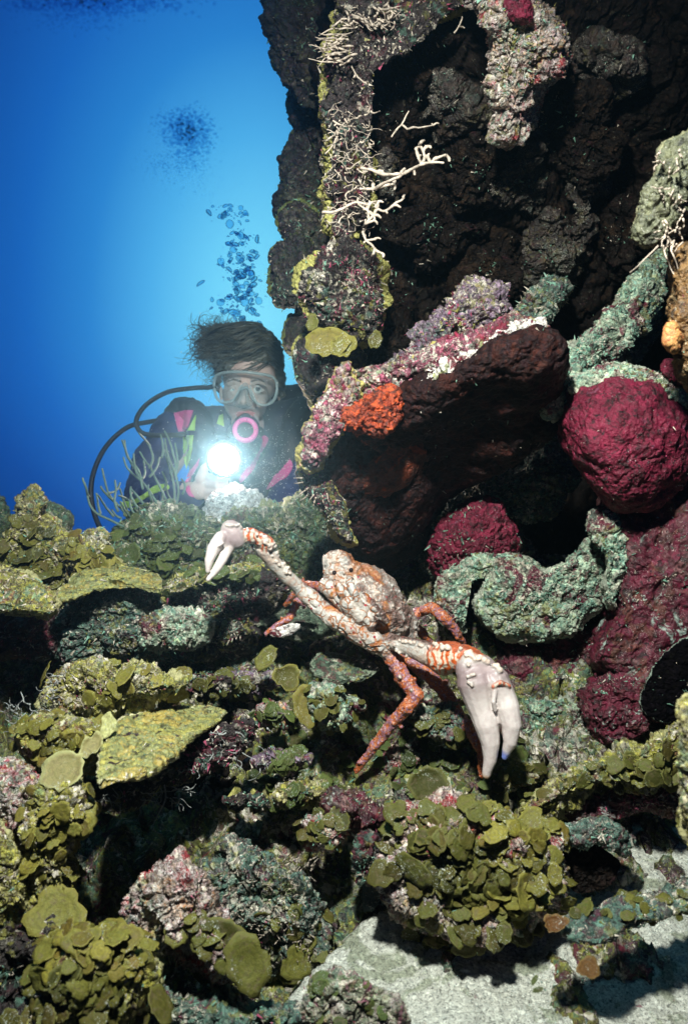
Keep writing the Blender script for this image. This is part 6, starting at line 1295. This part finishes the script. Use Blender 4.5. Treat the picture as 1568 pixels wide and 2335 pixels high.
# hair: scalp cap and long strands floating up and to the left
b = Buf()
b.ell(D(577, 830, 0.075), vd_(74, 0), vd_(0, -84), vd_(0, 0, 78), None, (28, 18))
b.ell(D(596, 806, 0.055), vd_(52, 6), vd_(0, -56), vd_(0, 0, 64), None, (24, 14))
b.ell(D(548, 792, 0.04), vd_(62, 0), vd_(0, -46), vd_(0, 0, 54), None, (24, 14))
b.chain([D(618, 820, 0.03), D(638, 860, 0.04), D(641, 905, 0.05)], [20 * kd, 15 * kd, 9 * kd])
b.chain([D(515, 800, 0.01), D(500, 840, 0.02), D(497, 880, 0.04)], [20 * kd, 13 * kd, 6 * kd])
b.chain([D(600, 815, -0.008), D(560, 822, -0.016), D(520, 832, -0.012)], [17 * kd, 13 * kd, 12 * kd])
b.chain([D(540, 770, 0.03), D(500, 762, 0.02), D(470, 770, 0.02)], [34 * kd, 26 * kd, 12 * kd])
b.chain([D(520, 795, 0.02), D(485, 800, 0.02)], [26 * kd, 14 * kd])
me, V, N = b.mesh('hair', 0.0035, 4)
sv = V * np.array([0.6, 0.6, 2.6]); setV(me, V + N * (fbm(sv, 34, 4, 0.6) * 0.006)[:, None])
hair = obj('hair', me, M['hairm'], person)
rr = np.random.default_rng(9); polys = []; rads = []
def strand(p0, dirs, L, n=13, curl=0.3):
    p = np.array(p0, float); a = math.atan2(dirs[1], dirs[0]); out = [p.copy()]; dz = 0.0
    da = rr.normal() * curl / n
    for i in range(n):
        a += da + rr.normal() * 0.05; da += rr.normal() * curl * 0.06
        p = p + np.array([math.cos(a) * L / n, math.sin(a) * L / n, rr.normal() * 0.0015]); out.append(p.copy())
    return out
for i in range(900):       # over the crown, combed from the right parting to the left
    t = rr.uniform(0, 1); th = rr.uniform(0.02, 1.0)
    x0 = 645 - 75 * t + rr.normal() * 4; y0 = 860 - 115 * math.sin(min(t * 1.7 + 0.1, 1.57)) + rr.normal() * 5
    d0 = 0.03 - 0.06 * th + rr.normal() * 0.01
    pts = [(x0, y0, d0 + 0.03), (x0 - 30, y0 - 12 - 10 * (1 - t), d0), (x0 - 68, y0 - 10 + 14 * rr.random(), d0 - 0.01), (x0 - 105, y0 + 2 + 18 * rr.normal() * 0.6, d0), (x0 - 135 - 25 * rr.random(), y0 + 8 + rr.normal() * 16, d0 + 0.01)]
    q = open_curve(pts, 4); q = q[q[:, 0] > 440]
    q = np.array([(x, max(y, 733 + abs(x - 560) ** 2 * 0.0035), z) for x, y, z in q])
    if len(q) > 3: polys.append(np.array([P(x, y, DD + z) for x, y, z in q])); rads.append(rr.uniform(0.0006, 0.0016) * np.linspace(1, 0.4, len(q)))
for i in range(760):       # loose tips on the left
    p0 = (rr.uniform(462, 545), rr.uniform(745, 825), rr.uniform(-0.03, 0.06))
    s_ = strand(p0, (-1, rr.normal() * 0.45), rr.uniform(15, 72), curl=1.6)
    polys.append(np.array([P(x, y, DD + z) for x, y, z in s_])); rads.append(rr.uniform(0.0004, 0.0011) * np.linspace(1, 0.35, len(s_)))
for i in range(110):
    s_ = strand((rr.uniform(485, 560), rr.uniform(742, 760), rr.uniform(0, 0.05)), (rr.normal() * 0.5 - 0.3, -1), rr.uniform(10, 40), curl=1.5)
    polys.append(np.array([P(x, y, DD + z) for x, y, z in s_])); rads.append(0.0005 * np.linspace(1, 0.4, len(s_)))
for i in range(60):
    s_ = strand((rr.uniform(480, 500), rr.uniform(820, 880), rr.uniform(0.0, 0.06)), (-1, rr.normal() * 0.5 + 0.2), rr.uniform(8, 45), curl=1.0)
    polys.append(np.array([P(x, y, DD + z) for x, y, z in s_])); rads.append(0.00045 * np.linspace(1, 0.4, len(s_)))
for i in range(240):       # fringe over the forehead and sides
    x0 = rr.uniform(505, 640); y0 = 800 + abs(x0 - 570) * 0.3
    s_ = [(x0, y0, -0.02 + 0.00001 * (x0 - 570) ** 2), (x0 - 8, y0 + 18, -0.028 + 0.000012 * (x0 - 570) ** 2), (x0 - 14 + rr.normal() * 4, y0 + 36 + rr.normal() * 6, -0.025 + 0.000014 * (x0 - 570) ** 2)]
    q = open_curve(s_, 4); polys.append(np.array([P(x, y, DD + z) for x, y, z in q])); rads.append(rr.uniform(0.0006, 0.0012) * np.linspace(1, 0.4, len(q)))
V, F = tube_mesh(polys, rads, 4)
sub('strands', (V, F), M['hairm'], hair)
# torch
torch = empty('torch', D(505, 1080, -0.14), 'bright underwater torch shining straight at the viewer, held in the bare hand', 'torch')
LC = P(511, 1048, 1.80); tdir = (Vector((0, 0, 0)) + Vector((0.02, 0, -0.05)) - LC).normalized()
def cyl(name, a, b_, ra, rb, mat, par, n=32):
    a = Vector(a); b_ = Vector(b_); d = (b_ - a).normalized(); u = d.orthogonal().normalized(); v = d.cross(u); Vv = []; 
    prof = [(a, ra * 0.92), (a + d * ra * 0.06, ra), (b_ - d * rb * 0.06, rb), (b_, rb * 0.92)]
    for c_, r in prof:
        for k in range(n): an = 2 * math.pi * k / n; Vv.append(tuple(c_ + (u * math.cos(an) + v * math.sin(an)) * r))
    Ff = [[i * n + k, i * n + (k + 1) % n, (i + 1) * n + (k + 1) % n, (i + 1) * n + k] for i in range(3) for k in range(n)] + [list(range(n))[::-1], list(range(3 * n, 4 * n))]
    return obj(name, mesh_from(name, np.array(Vv), Ff), mat, par)
cyl('body', LC - tdir * 0.13, LC - tdir * 0.03, 0.022, 0.026, M['rubber'], torch)
cyl('head', LC - tdir * 0.045, LC - tdir * 0.002, 0.034, 0.041, M['rubber'], torch)
cyl('grip', LC - tdir * 0.10 + Vector((0, 0, -0.02)), LC - tdir * 0.09 + Vector((-0.006, 0, -0.125)), 0.015, 0.014, M['rubber'], torch)
lm, lt, lb, lo = new_mat('lamp_glow'); em = nd(lt, 'ShaderNodeEmission'); em.inputs[0].default_value = (0.86, 0.95, 1, 1); em.inputs[1].default_value = 30; lt.links.new(em.outputs[0], lo.inputs[0])
cyl('lens', LC - tdir * 0.004, LC + tdir * 0.003, 0.034, 0.032, lm, torch)
add_light('torch_beam', 'SPOT', LC + tdir * 0.03, LC + tdir, 11.0, (1.0, 0.76, 0.66), shadow_soft_size=0.028, spot_size=math.radians(150), spot_blend=0.9)

# ---------------------------------------------------------------- bubbles
def bub_mat(name, a0, col, tint):
    m, t, b_, out = new_mat(name)
    g = nd(t, 'ShaderNodeBsdfGlossy'); g.inputs['Roughness'].default_value = 0.08; g.inputs[0].default_value = c4(col)
    tr = nd(t, 'ShaderNodeBsdfTransparent'); tr.inputs[0].default_value = c4(tint)
    lw = nd(t, 'ShaderNodeLayerWeight'); lw.inputs[0].default_value = 0.5
    f = mth(t, 'MULTIPLY', thresh(t, lw.outputs[1], 0.25, 0.85), a0)
    mx = nd(t, 'ShaderNodeMixShader', {0: f, 1: tr.outputs[0], 2: g.outputs[0]}); t.links.new(mx.outputs[0], out.inputs[0]); return m
M['bubble'] = bub_mat('bubble_skin', 0.95, (0.35, 0.6, 0.95), (0.66, 0.84, 0.95))
M['bubblefar'] = bub_mat('far_bubble_skin', 0.10, (0.3, 0.6, 0.9), (0.80, 0.90, 0.96))
def bubble_mesh(seed):
    r_ = np.random.default_rng(seed); e = Buf().ell((0, 0, 0), (1, 0, 0), (0, 1, 0), (0, 0, 0.62), None, (16, 10)); V = np.vstack(e.V)
    V[:, 2] -= 0.25 * (V[:, 0] ** 2 + V[:, 1] ** 2)
    V *= (1 + 0.16 * fbm(V + seed * 5, 1.3, 2))[:, None]
    return mesh_from('air_bubble', V, e.F)
bms = [bubble_mesh(s) for s in range(5)]
for m_ in bms: m_.materials.append(M['bubble'])
rr = np.random.default_rng(21); nb = 0
centres = [(523, 485, 30, 22), (548, 535, 26, 24), (545, 580, 34, 30), (540, 625, 34, 26), (555, 660, 30, 24), (530, 690, 40, 24), (560, 715, 46, 18), (560, 600, 42, 60)]
while nb < 270:
    cx, cy, sx, sy = centres[rr.integers(len(centres))]
    x, y = cx + rr.normal() * sx * 0.62, cy + rr.normal() * sy * 0.7
    if not (462 < x < 618 and 462 < y < 735): continue
    r = 0.0018 + 0.0105 * rr.random() ** 2.4
    o_ = bpy.data.objects.new('air_bubble', bms[rr.integers(5)]); COL.objects.link(o_)
    o_.location = P(x, y, 2.05 + rr.normal() * 0.06); o_.scale = (r, r, r * rr.uniform(0.45, 0.85)); o_.rotation_euler = (rr.normal() * 0.5, rr.normal() * 0.6, rr.uniform(0, 6))
    tag(o_, 'clear air bubble rising in the column above the diver hair', 'air bubble', 'air bubbles rising above the diver'); nb += 1
o_ = bpy.data.objects.new('air_bubble', bms[0]); COL.objects.link(o_); o_.location = P(457, 645, 2.0); o_.scale = (0.013, 0.01, 0.006); o_.rotation_euler = (0.2, -0.6, 0)
tag(o_, 'largest flattened bubble, alone to the left below the bubble column', 'air bubble')
V, F, n = [], [], 0
e = Buf().sph((0, 0, 0), 1, None, (7, 5)); EV = np.vstack(e.V)
def cloud(cx, cy, sx, sy, cnt, d, r0, r1):
    global n
    for _ in range(cnt):
        x, y = cx + rr.normal() * sx, cy + rr.normal() * sy; dd = d + rr.normal() * 0.15
        V.append(EV * rr.uniform(r0, r1) * np.array([1, 1, 0.6]) + np.array(P(x, y, dd))); F.extend([[i + n for i in f] for f in e.F]); n += len(EV)
cloud(425, 290, 27, 22, 900, 4.4, 0.003, 0.010); cloud(432, 325, 27, 24, 500, 4.4, 0.003, 0.010); cloud(400, 375, 40, 16, 300, 4.2, 0.002, 0.006); cloud(440, 400, 40, 30, 160, 4.2, 0.002, 0.005)
cloud(210, 5, 110, 14, 1100, 4.8, 0.004, 0.014); cloud(180, 40, 60, 18, 260, 4.8, 0.003, 0.009)
me = mesh_from('far_bubble_cloud', np.vstack(V), F); tag(obj('far_bubble_cloud', me, M['bubblefar']), kind='stuff')
# drifting specks lit by the lamps
V, F, n = [], [], 0; rr = np.random.default_rng(33)
for _ in range(900):
    if rr.random() < 0.75: x, y, d_ = 600 + rr.normal() * 60, 1060 + rr.normal() * 50, rr.uniform(1.65, 1.85)
    else: x, y, d_ = 560 + rr.normal() * 110, 1000 + rr.normal() * 90, rr.uniform(1.5, 1.9)
    V.append(EV * rr.uniform(0.00025, 0.0007) * np.array([1.6, 1, 1]) + np.array(P(x, y, d_))); F.extend([[i + n for i in f] for f in e.F]); n += len(EV)
M['mote'] = plain_mat('drift_speck', (0.8, 0.82, 0.8), 0.6)
tag(obj('drifting_specks', mesh_from('drifting_specks', np.vstack(V), F), M['mote']), kind='stuff')

# ---------------------------------------------------------------- haze of the water
bm = bmesh.new(); bmesh.ops.create_cube(bm, size=1.0)
me = bpy.data.meshes.new('haze'); bm.to_mesh(me); bm.free()
me.transform(Matrix.Scale(1, 4)); hz = bpy.data.objects.new('haze', me); COL.objects.link(hz)
for v in me.vertices: v.co = Vector((v.co.x * 13.0, 2.5 + v.co.y * 6.6, 1.2 + v.co.z * 8.6))
hm = bpy.data.materials.new('haze'); hm.use_nodes = True; ht = hm.node_tree
for n_ in list(ht.nodes): ht.nodes.remove(n_)
ho = ht.nodes.new('ShaderNodeOutputMaterial'); pv = ht.nodes.new('ShaderNodeVolumePrincipled')
pv.inputs['Color'].default_value = (0.30, 0.60, 0.78, 1); pv.inputs['Density'].default_value = 0.065; pv.inputs['Anisotropy'].default_value = 0.92
pv.inputs['Absorption Color'].default_value = (0.0, 0.5, 0.9, 1)
ht.links.new(pv.outputs[0], ho.inputs['Volume']); me.materials.append(hm); tag(hz, kind='stuff')
